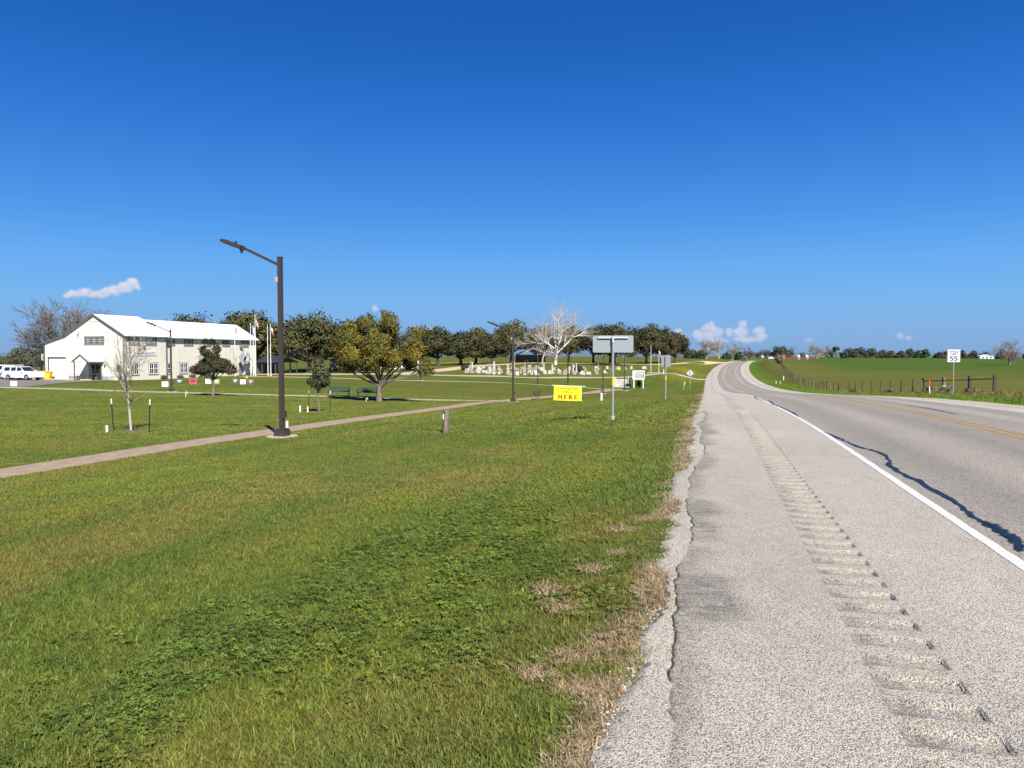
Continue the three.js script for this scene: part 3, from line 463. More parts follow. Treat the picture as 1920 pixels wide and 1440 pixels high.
// ---------------------------------------------------------------- trees
class Wood {
  constructor() { this.p = []; this.n = []; this.u = []; this.c = []; this.i = []; }
  seg(a, b, ra, rb, sides, ca, cb) {
    const d = b.clone().sub(a).normalize(), s = Math.abs(d.y) < 0.9 ? V(0, 1, 0) : V(1, 0, 0), x = s.cross(d).normalize(), y = d.clone().cross(x), o = this.p.length / 3;
    for (let e = 0; e < 2; e++) for (let k = 0; k < sides; k++) { const t = k / sides * 6.2832, nx = x.x * Math.cos(t) + y.x * Math.sin(t), ny = x.y * Math.cos(t) + y.y * Math.sin(t), nz = x.z * Math.cos(t) + y.z * Math.sin(t), r = e ? rb : ra, q = e ? b : a; this.p.push(q.x + nx * r, q.y + ny * r, q.z + nz * r); this.n.push(nx, ny, nz); this.u.push(k / sides * 2, q.y * 0.8 + e * 0.2); const c = (e ? cb : ca) ?? [1, 1, 1]; this.c.push(...c); }
    for (let k = 0; k < sides; k++) { const k2 = (k + 1) % sides; this.i.push(o + k, o + k2, o + sides + k, o + sides + k, o + k2, o + sides + k2); }
  }
  path(pts, r0, r1, sides, c0, c1) { const n = pts.length - 1; for (let k = 0; k < n; k++) { const f = (t) => lerp(r0, r1, Math.pow(t, 0.8)), cc = (t) => c0 && [0, 1, 2].map((q) => lerp(c0[q], (c1 ?? c0)[q], t)); this.seg(pts[k], pts[k + 1], f(k / n), f((k + 1) / n), sides, cc(k / n), cc((k + 1) / n)); } }
  geo(colors) { const g = new THREE.BufferGeometry(); g.setAttribute('position', new THREE.Float32BufferAttribute(this.p, 3)); g.setAttribute('normal', new THREE.Float32BufferAttribute(this.n, 3)); g.setAttribute('uv', new THREE.Float32BufferAttribute(this.u, 2)); if (colors) g.setAttribute('color', new THREE.Float32BufferAttribute(this.c, 3)); g.setIndex(this.i); return g; }
}
function bend(a, b, R, amt, n = 4) { const out = [], L = a.distanceTo(b), ox = (R() - 0.5) * amt * L, oy = (R() - 0.2) * amt * L * 0.6, oz = (R() - 0.5) * amt * L; for (let k = 0; k <= n; k++) { const t = k / n, w = Math.sin(t * Math.PI); out.push(a.clone().lerp(b, t).add(V(ox * w, oy * w, oz * w))); } return out; }
// leaves: small folded blades spread through a crown made of uneven lobes, with gaps where the noise is low
function foliage(lobes, total, size, R, tones, gap = 0.42, freq = 1.1, shell = 0.5) {
  const vol = lobes.map((l) => Math.pow(l[3] * l[4] * l[5], 0.72)), sum = vol.reduce((a, b) => a + b), pos = [], nor = [], col = [], id = [];
  lobes.forEach((l, li) => {
    const n = Math.round(total * vol[li] / sum), tone = tones[(R() * tones.length) | 0];
    for (let k = 0, tries = 0; k < n && tries < n * 6; tries++) {
      const a = R() * 6.2832, cz = 2 * R() - 1, sr = Math.sqrt(1 - cz * cz), rr = Math.pow(R(), shell) * (0.86 + 0.3 * R()), dx = sr * Math.cos(a), dy = cz, dz = sr * Math.sin(a);
      const x = l[0] + dx * l[3] * rr, y = l[1] + dy * l[4] * rr * (dy < 0 ? 0.75 : 1), z = l[2] + dz * l[5] * rr;
      if (noise3(x * freq + 31, y * freq + 57, z * freq + 13) + 0.35 * (noise3(x * freq * 2.7, y * freq * 2.7, z * freq * 2.7) - 0.5) < gap * (0.55 + 0.6 * rr)) continue;
      k++;
      const s = size * (0.6 + 0.8 * R()), ax = R() * 6.2832, el = (R() - 0.4) * 1.8, t = V(Math.cos(ax) * Math.cos(el), Math.sin(el), Math.sin(ax) * Math.cos(el)), b = V(R() - 0.5, R() - 0.5, R() - 0.5).cross(t).normalize(), o = pos.length / 3, w = s * (0.45 + 0.3 * R());
      pos.push(x, y, z, x + t.x * s * 0.5 + b.x * w, y + t.y * s * 0.5 + b.y * w, z + t.z * s * 0.5 + b.z * w, x + t.x * s, y + t.y * s, z + t.z * s, x + t.x * s * 0.5 - b.x * w, y + t.y * s * 0.5 - b.y * w, z + t.z * s * 0.5 - b.z * w);
      const fn = t.clone().cross(b), ov = V(dx, dy * 0.8 + 0.35, dz); const flip = fn.dot(ov) > 0; if (!flip) fn.negate(); const nn = fn.multiplyScalar(0.45).add(ov.multiplyScalar(0.7)).normalize();
      const tt = R() < 0.75 ? tone : tones[(R() * tones.length) | 0], v = 0.7 + 0.6 * R();
      for (let q = 0; q < 4; q++) { nor.push(nn.x, nn.y, nn.z); col.push(tt[0] * v, tt[1] * v, tt[2] * v); }
      if (flip) id.push(o, o + 2, o + 1, o, o + 3, o + 2); else id.push(o, o + 1, o + 2, o, o + 2, o + 3);
    }
  });
  const g = new THREE.BufferGeometry(); g.setAttribute('position', new THREE.Float32BufferAttribute(pos, 3)); g.setAttribute('normal', new THREE.Float32BufferAttribute(nor, 3)); g.setAttribute('color', new THREE.Float32BufferAttribute(col, 3)); g.setIndex(id); return g;
}
const OAK = [[0.072, 0.076, 0.026], [0.090, 0.090, 0.030], [0.060, 0.066, 0.025], [0.104, 0.096, 0.034]], OAKDARK = [[0.050, 0.055, 0.022], [0.064, 0.064, 0.026], [0.044, 0.050, 0.020], [0.082, 0.068, 0.032]], GOLD = [[0.150, 0.132, 0.018], [0.105, 0.104, 0.022], [0.178, 0.148, 0.020], [0.085, 0.088, 0.024], [0.125, 0.112, 0.020]], FAROAK = [[0.046, 0.071, 0.040], [0.062, 0.084, 0.046], [0.040, 0.062, 0.040]], CYPRESS = [[0.046, 0.093, 0.028], [0.062, 0.109, 0.031]];
function domeLobes(R, h, w, n, low = 0.3) {
  const out = [];
  for (let i = 0; i < n; i++) { const a = i * 2.399 + R() * 0.8, f = Math.sqrt((i + 0.4) / n), r = f * w * 0.36, top = h * lerp(0.80, low + 0.22, f * f) + (R() - 0.5) * h * 0.09, s = w * (0.20 + 0.08 * R()); out.push([Math.cos(a) * r, top, Math.sin(a) * r, s, s * (0.72 + 0.2 * R()), s]); }
  for (let i = 0; i < n * 0.5; i++) { const a = R() * 6.283, r = w * (0.30 + 0.12 * R()), s = w * (0.12 + 0.06 * R()); out.push([Math.cos(a) * r, h * (low + 0.08 + 0.18 * R()), Math.sin(a) * r, s, s * 0.75, s]); }
  return out;
}
function leafTree(name, label, category, x, z, o) {
  const R = rng(o.seed), t = thing(name, label, category, x, z, { group: o.group, rot: o.rot ?? 0 }), lobes = o.lobes ?? domeLobes(R, o.h, o.w, o.n ?? 11, o.low), W = new Wood(), fork = o.fork ?? o.h * 0.2, tr = o.tr ?? o.h * 0.035, top = V((R() - 0.5) * 0.2, fork, (R() - 0.5) * 0.2);
  W.path([V(0, -0.3, 0), V(0, 0.12, 0)], tr * 1.7, tr * 1.15, 9); W.path(bend(V(0, 0.12, 0), top, R, 0.12, 3), tr * 1.15, tr * 0.85, 9);
  mesh('trunk', W.geo(), o.bark ?? M.bark, t);
  const B = new Wood();
  lobes.forEach((l) => { const e = V(l[0], l[1] + l[4] * 0.2, l[2]), mid = top.clone().lerp(e, 0.5).add(V(l[0] * 0.12, -Math.abs(l[1] - fork) * 0.06, l[2] * 0.12)), r = tr * (o.limb ?? 0.36); B.path(bend(top.clone().add(V(0, -0.15 * R() * fork, 0)), mid, R, 0.2, 3), r, r * 0.6, 6); B.path(bend(mid, e, R, 0.25, 3), r * 0.6, r * 0.18, 5); for (let q = 0; q < (o.twigs ?? 3); q++) B.path(bend(mid.clone().lerp(e, R() * 0.7), e.clone().add(V((R() - 0.5) * l[3] * 1.5, (R() - 0.3) * l[4] * 1.3, (R() - 0.5) * l[5] * 1.5)), R, 0.2, 3), r * 0.3, r * 0.07, 4); });
  mesh('limb', B.geo(), o.limbMat ?? o.bark ?? M.bark, t);
  mesh('crown', foliage(lobes, o.leaves, o.leaf, R, o.tones ?? OAK, o.gap ?? 0.42, o.freq ?? 0.9, o.shell ?? 0.5), M.leaf, t);
  return t;
}
function bareTree(name, label, x, z, o) {
  const R = rng(o.seed), t = thing(name, label, 'tree', x, z, { group: o.group }), W = new Wood(), B = new Wood(), c0 = o.c0, c1 = o.c1;
  let count = 0;
  const grow = (p, d, len, r, lvl) => {
    if (count > (o.max ?? 4200)) return;
    count++;
    const segs = lvl < 2 ? 4 : lvl < 4 ? 3 : 2, pts = [p]; let q = p, dir = d.clone();
    for (let s = 0; s < segs; s++) { dir = dir.clone().add(V((R() - 0.5) * o.wig, (R() - 0.5) * o.wig * 0.7 + o.up * 0.12, (R() - 0.5) * o.wig)).normalize(); q = q.clone().add(dir.clone().multiplyScalar(len / segs)); pts.push(q); }
    const f = lvl / o.levels, mixc = (u) => [0, 1, 2].map((k) => lerp(c0[k], c1[k], clamp(u)));
    (lvl === 0 ? W : B).path(pts, r, r * (lvl === 0 ? 0.72 : 0.62), lvl < 2 ? 7 : lvl < 4 ? 5 : 3, mixc(f - 0.1), mixc(f + 0.12));
    if (lvl >= o.levels) return;
    const n = lvl === 0 ? o.first : o.split + (R() < 0.4 ? 1 : 0);
    const a0 = R() * 6.283;
    for (let k = 0; k < n; k++) {
      const at = lvl === 0 ? pts[pts.length - 1 - (k > o.first - 2 ? 0 : (R() * 2) | 0)] : pts[Math.max(1, pts.length - 1 - ((R() * pts.length * 0.75) | 0))];
      const sp = (lvl === 0 ? o.spread0 : o.spread) * (0.55 + 0.75 * R()), a = a0 + k * 2.4 + R() * 0.6, s = V(1, 0, 0).cross(dir).lengthSq() > 0.05 ? V(1, 0, 0) : V(0, 0, 1), ux = s.cross(dir).normalize(), uy = dir.clone().cross(ux), nd = dir.clone().multiplyScalar(Math.cos(sp)).add(ux.multiplyScalar(Math.sin(sp) * Math.cos(a))).add(uy.multiplyScalar(Math.sin(sp) * Math.sin(a))).normalize();
      grow(at, nd, len * (lvl === 0 ? o.len1 : o.ratio) * (0.75 + 0.5 * R()), Math.max(o.rmin, r * (lvl === 0 ? 0.5 : 0.56)), lvl + 1);
    }
  };
  grow(V(0, -0.3, 0), V(0.02, 1, 0.01), o.trunk, o.r, 0);
  mesh('trunk', W.geo(true), M.barkWood, t); mesh('limb', B.geo(true), M.barkWood, t); return t;
}
// the leafy tree over the benches: a short trunk forking low, upright lobes
leafTree('park_tree', 'round spreading tree with yellow-green leaves and forked trunk beside two benches', 'tree', -25.5, -56.3, {
  seed: 3, h: 7.2, fork: 1.25, tr: 0.21, limb: 0.42, twigs: 9, bark: M.barkPale, tones: GOLD, leaves: 62000, leaf: 0.085, gap: 0.44, freq: 1.5, shell: 0.45,
  lobes: [[-2.0, 3.6, 0.3, 1.5, 1.15, 1.4], [-1.6, 5.0, -0.4, 1.2, 1.3, 1.2], [-0.9, 6.1, 0.2, 0.75, 0.95, 0.8], [0.35, 6.35, -0.2, 0.62, 0.95, 0.7], [1.15, 5.9, 0.3, 0.8, 1.2, 0.8], [0.4, 4.3, 0.9, 1.5, 1.3, 1.3], [0.3, 3.1, 1.2, 1.3, 0.9, 1.2], [1.6, 3.4, 0.2, 1.2, 1.0, 1.2], [-0.6, 3.0, -1.2, 1.4, 0.9, 1.2], [3.1, 4.9, -0.3, 0.95, 1.55, 0.9], [3.3, 3.6, 0.2, 1.15, 1.1, 1.0], [4.1, 2.55, 0.3, 0.85, 0.72, 0.8], [2.5, 3.0, -0.4, 1.0, 0.8, 0.9], [2.3, 4.4, 0.2, 1.0, 1.0, 0.9], [-3.0, 3.7, -0.2, 1.0, 1.0, 0.9], [-2.7, 4.8, 0.1, 0.8, 0.9, 0.8], [-2.8, 2.7, 0.2, 0.8, 0.6, 0.8], [0.2, 5.0, -1.2, 1.3, 1.1, 1.1]] });
leafTree('park_tree', 'yellow-green tree standing across the lawn behind the green benches', 'tree', -65.5, -135, { seed: 8, h: 11, w: 11, n: 12, tones: GOLD, leaves: 12000, leaf: 0.26, gap: 0.44, freq: 0.7, fork: 1.6, low: 0.2 });
leafTree('small_oak', 'small dark green oak tree with sparse top on the lawn before the building', 'tree', -38.1, -52.8, {
  seed: 12, h: 4.6, fork: 1.3, tr: 0.09, limb: 0.4, twigs: 6, bark: M.barkPale, limbMat: M.bark, tones: OAKDARK, leaves: 24000, leaf: 0.075, gap: 0.40, freq: 1.9, shell: 0.5,
  lobes: [[0.15, 2.75, 0, 0.7, 0.5, 0.6], [-0.7, 2.5, -0.2, 0.7, 0.5, 0.6], [0.9, 2.55, -0.1, 0.65, 0.45, 0.6], [0.25, 3.3, 0.1, 0.55, 0.6, 0.5], [-1.2, 2.0, 0.1, 0.85, 0.5, 0.7], [-0.4, 2.15, 0.5, 0.8, 0.55, 0.7], [0.6, 2.25, 0.1, 0.85, 0.55, 0.8], [1.35, 2.1, -0.2, 0.7, 0.55, 0.6], [-0.2, 3.0, 0, 0.55, 0.5, 0.5], [-0.35, 3.6, 0.1, 0.7, 0.65, 0.6], [-0.3, 4.15, 0, 0.55, 0.5, 0.5], [0.1, 3.7, -0.2, 0.5, 0.5, 0.4], [1.2, 2.6, 0.2, 0.4, 0.4, 0.4]] });
const sapling = leafTree('oak_sapling', 'slender staked oak sapling with grey-green leaves near the footpath', 'tree', -20.9, -38.3, {
  seed: 19, h: 3.6, fork: 1.15, tr: 0.045, limb: 0.5, twigs: 5, bark: M.barkPale, tones: [[0.055, 0.062, 0.032], [0.07, 0.076, 0.038], [0.085, 0.088, 0.045]], leaves: 6500, leaf: 0.075, gap: 0.40, freq: 2.1,
  lobes: [[0, 1.6, 0, 0.5, 0.45, 0.5], [0.28, 1.75, 0.1, 0.4, 0.4, 0.35], [-0.3, 1.7, 0, 0.4, 0.35, 0.35], [0.05, 2.2, 0.05, 0.42, 0.5, 0.4], [-0.05, 2.75, 0, 0.3, 0.45, 0.3], [0.15, 3.2, 0, 0.16, 0.35, 0.16], [0.4, 2.1, 0, 0.28, 0.35, 0.28]] });
const bareSap = bareTree('bare_sapling', 'leafless young tree tied between two stakes beside the path', -20.2, -23.3, { seed: 23, levels: 4, trunk: 2.3, r: 0.05, first: 7, split: 3, spread0: 0.75, spread: 0.55, len1: 0.42, ratio: 0.62, wig: 0.18, up: 0.35, rmin: 0.004, max: 700, c0: [0.40, 0.36, 0.30], c1: [0.22, 0.18, 0.16] });
mesh('tree_tie', [cyl(0.06, 0.06, 0.05, 8, [0, 1.16, 0])], M.black, bareSap);
{ const W = new Wood(); W.path([V(0, 1.9, 0), V(0.02, 2.5, 0.02), V(-0.02, 3.15, 0)], 0.034, 0.008, 5, [0.36, 0.32, 0.27], [0.22, 0.18, 0.16]); const R = rng(5); for (let k = 0; k < 26; k++) { const y = 0.95 + R() * 2.0, a = R() * 6.28, L = 0.8 * (1 - (y - 0.9) / 3) + 0.15, e = V(Math.cos(a) * L, y + L * (0.5 + 0.5 * R()), Math.sin(a) * L), b = bend(V(0, y, 0), e, R, 0.2, 4); W.path(b, 0.011, 0.003, 4, [0.28, 0.24, 0.2], [0.2, 0.16, 0.14]); for (let q = 0; q < 4; q++) { const m = b[1 + (R() * 3 | 0)], d = V((R() - 0.5), R() * 0.8, (R() - 0.5)).multiplyScalar(0.5); W.path([m, m.clone().add(d)], 0.005, 0.002, 3, [0.22, 0.18, 0.15], [0.2, 0.16, 0.14]); } } mesh('twig', W.geo(true), M.barkWood, bareSap); }
for (const [p, seed] of [[bareSap, 3], [sapling, 4]]) { const R = rng(seed), g = new THREE.CircleGeometry(0.62, 26, 0, 6.2832), a = g.attributes.position; g.rotateX(-Math.PI / 2); for (let i = 0; i < a.count; i++) { const r = Math.hypot(a.getX(i), a.getZ(i)), w = 1 + (R() - 0.5) * 0.3; a.setXYZ(i, a.getX(i) * w * 1.15, i ? -0.01 : 0.09, a.getZ(i) * w * 0.8); } g.computeVertexNormals(); mesh('mulch_ring', g, M.mulch, p); }
// live oaks along the back of the park
const oakSpots = [ [-92.5, -143, 12.6, 15, 119, 'live oak filling the gap beside the tall striped flag', OAK], [-76, -157, 12.0, 15, 120, 'live oak between the massive oak and the yellow-green tree', OAKDARK], // x, z, h, w, seed, label
  [-107, -142, 12.0, 15, 101, 'dark live oak rising behind the middle of the white metal roof', OAKDARK], [-97, -146, 13.2, 14, 102, 'live oak behind the far end of the white roof', OAK], [-84, -150, 12.6, 18, 103, 'massive low-branched live oak behind the row of flagpoles', OAK], [-90, -164, 12.4, 16, 104, 'live oak half hidden behind the massive low-branched oak', OAK],
  [-78, -168, 11.5, 13, 105, 'live oak behind the yellow-green tree', OAK], [-70, -192, 10.0, 12, 106, 'live oak at the bend of the gravel lane', OAKDARK], [-65, -196, 8.8, 10, 107, 'dense rounded live oak shading bare soil by the gravel lane', OAKDARK], [-65.5, -211, 10.2, 12, 108, 'broad live oak inside the gravel loop', OAK], [-59.5, -208, 8.4, 9.5, 109, 'small round live oak beside the gravel loop', OAKDARK], [-62, -238, 13.2, 15, 110, 'tall live oak behind the small round oak', OAK], [-54, -252, 12.6, 15, 111, 'live oak beside the open pavilion', OAKDARK], [-49, -268, 13.5, 15, 112, 'live oak behind the tall white-barked tree', OAK], [-40, -268, 13.4, 15, 113, 'live oak between the white-barked tree and the cemetery edge', OAKDARK],
  [-29, -238, 12.8, 15, 114, 'wide dark live oak overhanging the cemetery', OAKDARK], [-22, -272, 13.8, 15, 115, 'dark live oak beyond the gravel lane', OAKDARK], [-18, -290, 13.5, 14, 116, 'dark live oak next to last in the row by the highway', OAKDARK], [-13.5, -303, 11.8, 12, 117, 'last dark live oak of the row towards the highway', OAKDARK], [-33, -258, 13.6, 14, 118, 'live oak crowded among the dark oaks behind the sign', OAKDARK],
];
for (const [x, z, h, w, seed, label, tones] of oakSpots) leafTree('live_oak', label, 'tree', x, z, { seed, h, w, n: 13, tones, leaves: 15000, leaf: 0.36, gap: 0.40, freq: 0.55, fork: h * 0.2, low: 0.22, tr: 0.42, limb: 0.4, group: 'live oaks along the park' });
leafTree('cypress', 'narrow pointed evergreen beside the basketball hoop', 'tree', -106.5, -106, { seed: 140, h: 3.4, fork: 0.4, tr: 0.1, tones: CYPRESS, leaves: 2500, leaf: 0.16, gap: 0.3, lobes: [[0, 1.0, 0, 0.75, 1.0, 0.75], [0, 2.0, 0, 0.5, 0.9, 0.5], [0, 2.9, 0, 0.25, 0.6, 0.25]] });
[[-150, -140, 5, 8], [-141, -138, 5.5, 8], [-160, -150, 5, 9]].forEach(([x, z, h, w], i) => leafTree('scrub_oak', ['low bushy oak behind the tall fence by the parked vehicles', 'rounded low oak nearer the basketball hoop behind the tall fence', 'low oak at the open end of the tall fence'][i], 'tree', x, z, { seed: 150 + i, h, w, n: 7, tones: OAK, leaves: 3500, leaf: 0.3, freq: 0.6, low: 0.15 }));
// bare trees
bareTree('bare_pecan', 'broad leafless grey tree rising behind the white building gable', -121, -124, { seed: 31, levels: 6, trunk: 3.6, r: 0.45, first: 11, split: 3, spread0: 0.95, spread: 0.55, len1: 1.35, ratio: 0.66, wig: 0.22, up: 0.35, rmin: 0.042, max: 14000, c0: [0.12, 0.108, 0.096], c1: [0.165, 0.15, 0.135] });
bareTree('white_sycamore', 'tall leafless tree with white bark at the cemetery edge', -42, -210, { seed: 37, levels: 6, trunk: 4.4, r: 0.46, first: 7, split: 3, spread0: 0.78, spread: 0.5, len1: 1.2, ratio: 0.66, wig: 0.28, up: 0.28, rmin: 0.02, max: 5200, c0: [0.72, 0.69, 0.64], c1: [0.42, 0.37, 0.33] });
bareTree('white_sycamore', 'smaller leafless pale-barked tree leaning beside the tall white one', -45, -206, { seed: 41, levels: 5, trunk: 3.6, r: 0.3, first: 6, split: 2, spread0: 1.0, spread: 0.6, len1: 1.0, ratio: 0.66, wig: 0.32, up: 0.1, rmin: 0.022, max: 1500, c0: [0.36, 0.32, 0.28], c1: [0.34, 0.28, 0.24] });
bareTree('bare_oak', 'spreading leafless oak alone in the green field', 71.2, -214.8, { seed: 43, levels: 6, trunk: 1.7, r: 0.34, first: 7, split: 3, spread0: 1.0, spread: 0.6, len1: 1.25, ratio: 0.66, wig: 0.3, up: 0.12, rmin: 0.016, max: 4200, c0: [0.20, 0.165, 0.14], c1: [0.25, 0.20, 0.165] });
{ // far trees where the highway goes over the rise and along the field's skyline
  const bare = (x, z, s, seed, label, pale) => bareTree('far_bare_tree', label, x, z, { seed, levels: 5, trunk: s * 0.24, r: s * 0.03, first: 6, split: 3, spread0: 0.75, spread: 0.55, len1: 1.2, ratio: 0.68, wig: 0.28, up: 0.3, rmin: 0.075, max: 1700, c0: pale ? [0.42, 0.37, 0.32] : [0.13, 0.105, 0.095], c1: pale ? [0.30, 0.25, 0.22] : [0.15, 0.115, 0.10], group: 'bare trees at the crest' });
  bare(-3, -485, 14, 201, 'pale leafless tree at the crest, left of its twin', 1); bare(4.5, -497, 13.5, 202, 'pale leafless twin tree beside the highway crest', 1); bare(13, -520, 11, 203, 'pale leafless tree right behind the highway crest', 1);
  bare(24, -530, 9.5, 204, 'grey-brown leafless tree in the thicket past the crest', 0); bare(30, -536, 8.5, 205, 'brown leafless tree in the middle of the thicket past the crest', 0); bare(36, -545, 8.5, 206, 'brown leafless tree against the dark round oak', 0); bare(49.5, -529, 8, 207, 'leafless tree just past the dark round oak', 0);
  bare(59, -548, 5.5, 208, 'small leafless tree behind the rusty fence', 0); bare(69, -552, 12.5, 209, 'pale leafless tree at the end of the rusty fence', 1); bare(73, -556, 10.5, 210, 'pale leafless tree crowding the end of the rusty fence', 1);
  const leafy = (x, z, h, w, seed, label, tones = FAROAK, low = 0.1) => leafTree('far_tree', label, 'tree', x, z, { seed, h, w, n: 7, tones, leaves: 2200, leaf: 0.7, gap: 0.34, freq: 0.4, low, group: 'trees on the skyline' });
  leafy(41, -506, 8.5, 13, 221, 'dark round evergreen oak past the highway crest'); leafy(-12, -486, 4.5, 9, 222, 'dark bush below the pale crest trees by the house'); leafy(-6, -484, 5, 6, 223, 'dark bush under the pale twin trees'); leafy(9, -500, 4, 6, 224, 'square dark bush under the pale crest trees'); leafy(16.5, -505, 6, 5, 225, 'dark bush right at the highway crest');
  leafy(78, -565, 8, 5, 226, 'dark pine shrub at the end of the rusty fence'); leafy(83, -570, 9.5, 4, 227, 'slim dark pine at the field skyline', FAROAK, 0.55);
  const sky = [[102, -640, 8, 14, 0], [112, -650, 9, 12, 1], [122, -662, 9, 12, 0], [133, -675, 8, 9, 1], [142, -690, 7, 10, 0], [150, -690, 7, 9, 1], [158, -700, 8.5, 11, 0], [165, -700, 8, 8, 0], [171, -703, 9.5, 8, 0], [181, -700, 6, 10, 1], [189, -712, 7, 12, 1], [197, -700, 7.5, 10, 0], [206, -700, 7.5, 8, 1], [216, -706, 6, 12, 1], [226, -700, 7, 10, 0], [236, -712, 6, 12, 1], [244, -690, 6.5, 12, 0], [256, -700, 6, 14, 1], [270, -700, 7, 12, 0]];
  const at = ['near the lone power pole', 'beside the flat-topped clump', 'in the dark clump', 'at the end of the dark clump', 'by a gap in the skyline', 'past a gap in the skyline', 'in the second dark clump', 'crowded in the second clump', 'at the end of the second clump', 'low behind the field', 'behind the field, wide and low', 'behind the speed limit sign', 'just past the speed limit sign', 'close to the white shed', 'past the white shed', 'far behind the white shed', 'behind the lone bare oak', 'low and wide behind the lone bare oak', 'beyond the lone bare oak'];
  sky.forEach(([x, z, h, w, b], i) => leafy(x, z, h, w, 240 + i, `${b ? 'brownish scrubby' : 'dark evergreen'} skyline tree ${at[i]}`, b ? [[0.085, 0.072, 0.06], [0.07, 0.066, 0.055], [0.05, 0.058, 0.042]] : FAROAK));
  // distant woods below the oaks and left of the building
}
const bush = (label, x, z, w, h, seed, tones, leaves, leaf, name = 'bush') => { const R = rng(seed), t = thing(name, label, 'bush', x, z), lobes = []; for (let i = 0; i < 7; i++) { const a = i * 0.9, r = w * 0.22; lobes.push([Math.cos(a) * r, h * 0.45, Math.sin(a) * r, w * 0.3, h * 0.5, w * 0.3]); } const W = new Wood(); for (let i = 0; i < 5; i++) W.path([V(0, -0.1, 0), V((R() - 0.5) * w * 0.5, h * 0.5, (R() - 0.5) * w * 0.5)], 0.03, 0.01, 4); mesh('stem', W.geo(), M.bark, t); mesh('foliage', foliage(lobes, leaves, leaf, R, tones, 0.25, 1.2, 0.35), M.leaf, t); return t; };
bush('clipped dark green round bush at the corner of the cemetery', -54.9, -168.6, 1.9, 1.25, 301, FAROAK, 2500, 0.14); bush('clipped dark green round bush behind a white gravestone', -32.3, -191, 2.2, 1.5, 302, FAROAK, 2500, 0.14); bush('young evergreen shrub under the notice board', -12, -133.6, 1.1, 1.3, 303, CYPRESS, 900, 0.12);
[[-81.0, -99.5, 1.2, 0.6], [-80.4, -102.6, 1.1, 0.55], [-80.3, -105.4, 1.2, 0.6], [-80.4, -108.6, 1.3, 0.7]].forEach(([x, z, w, h], i) => { bush(['dry brown foundation shrub at the corner of the building step', 'low foundation shrub under the first window past the step', 'low foundation shrub between two windows', 'foundation shrub by the side porch'][i], x + 0.6, z, w, h, 310 + i, [[0.12, 0.10, 0.055], [0.09, 0.09, 0.045]], 500, 0.1, 'shrub'); });

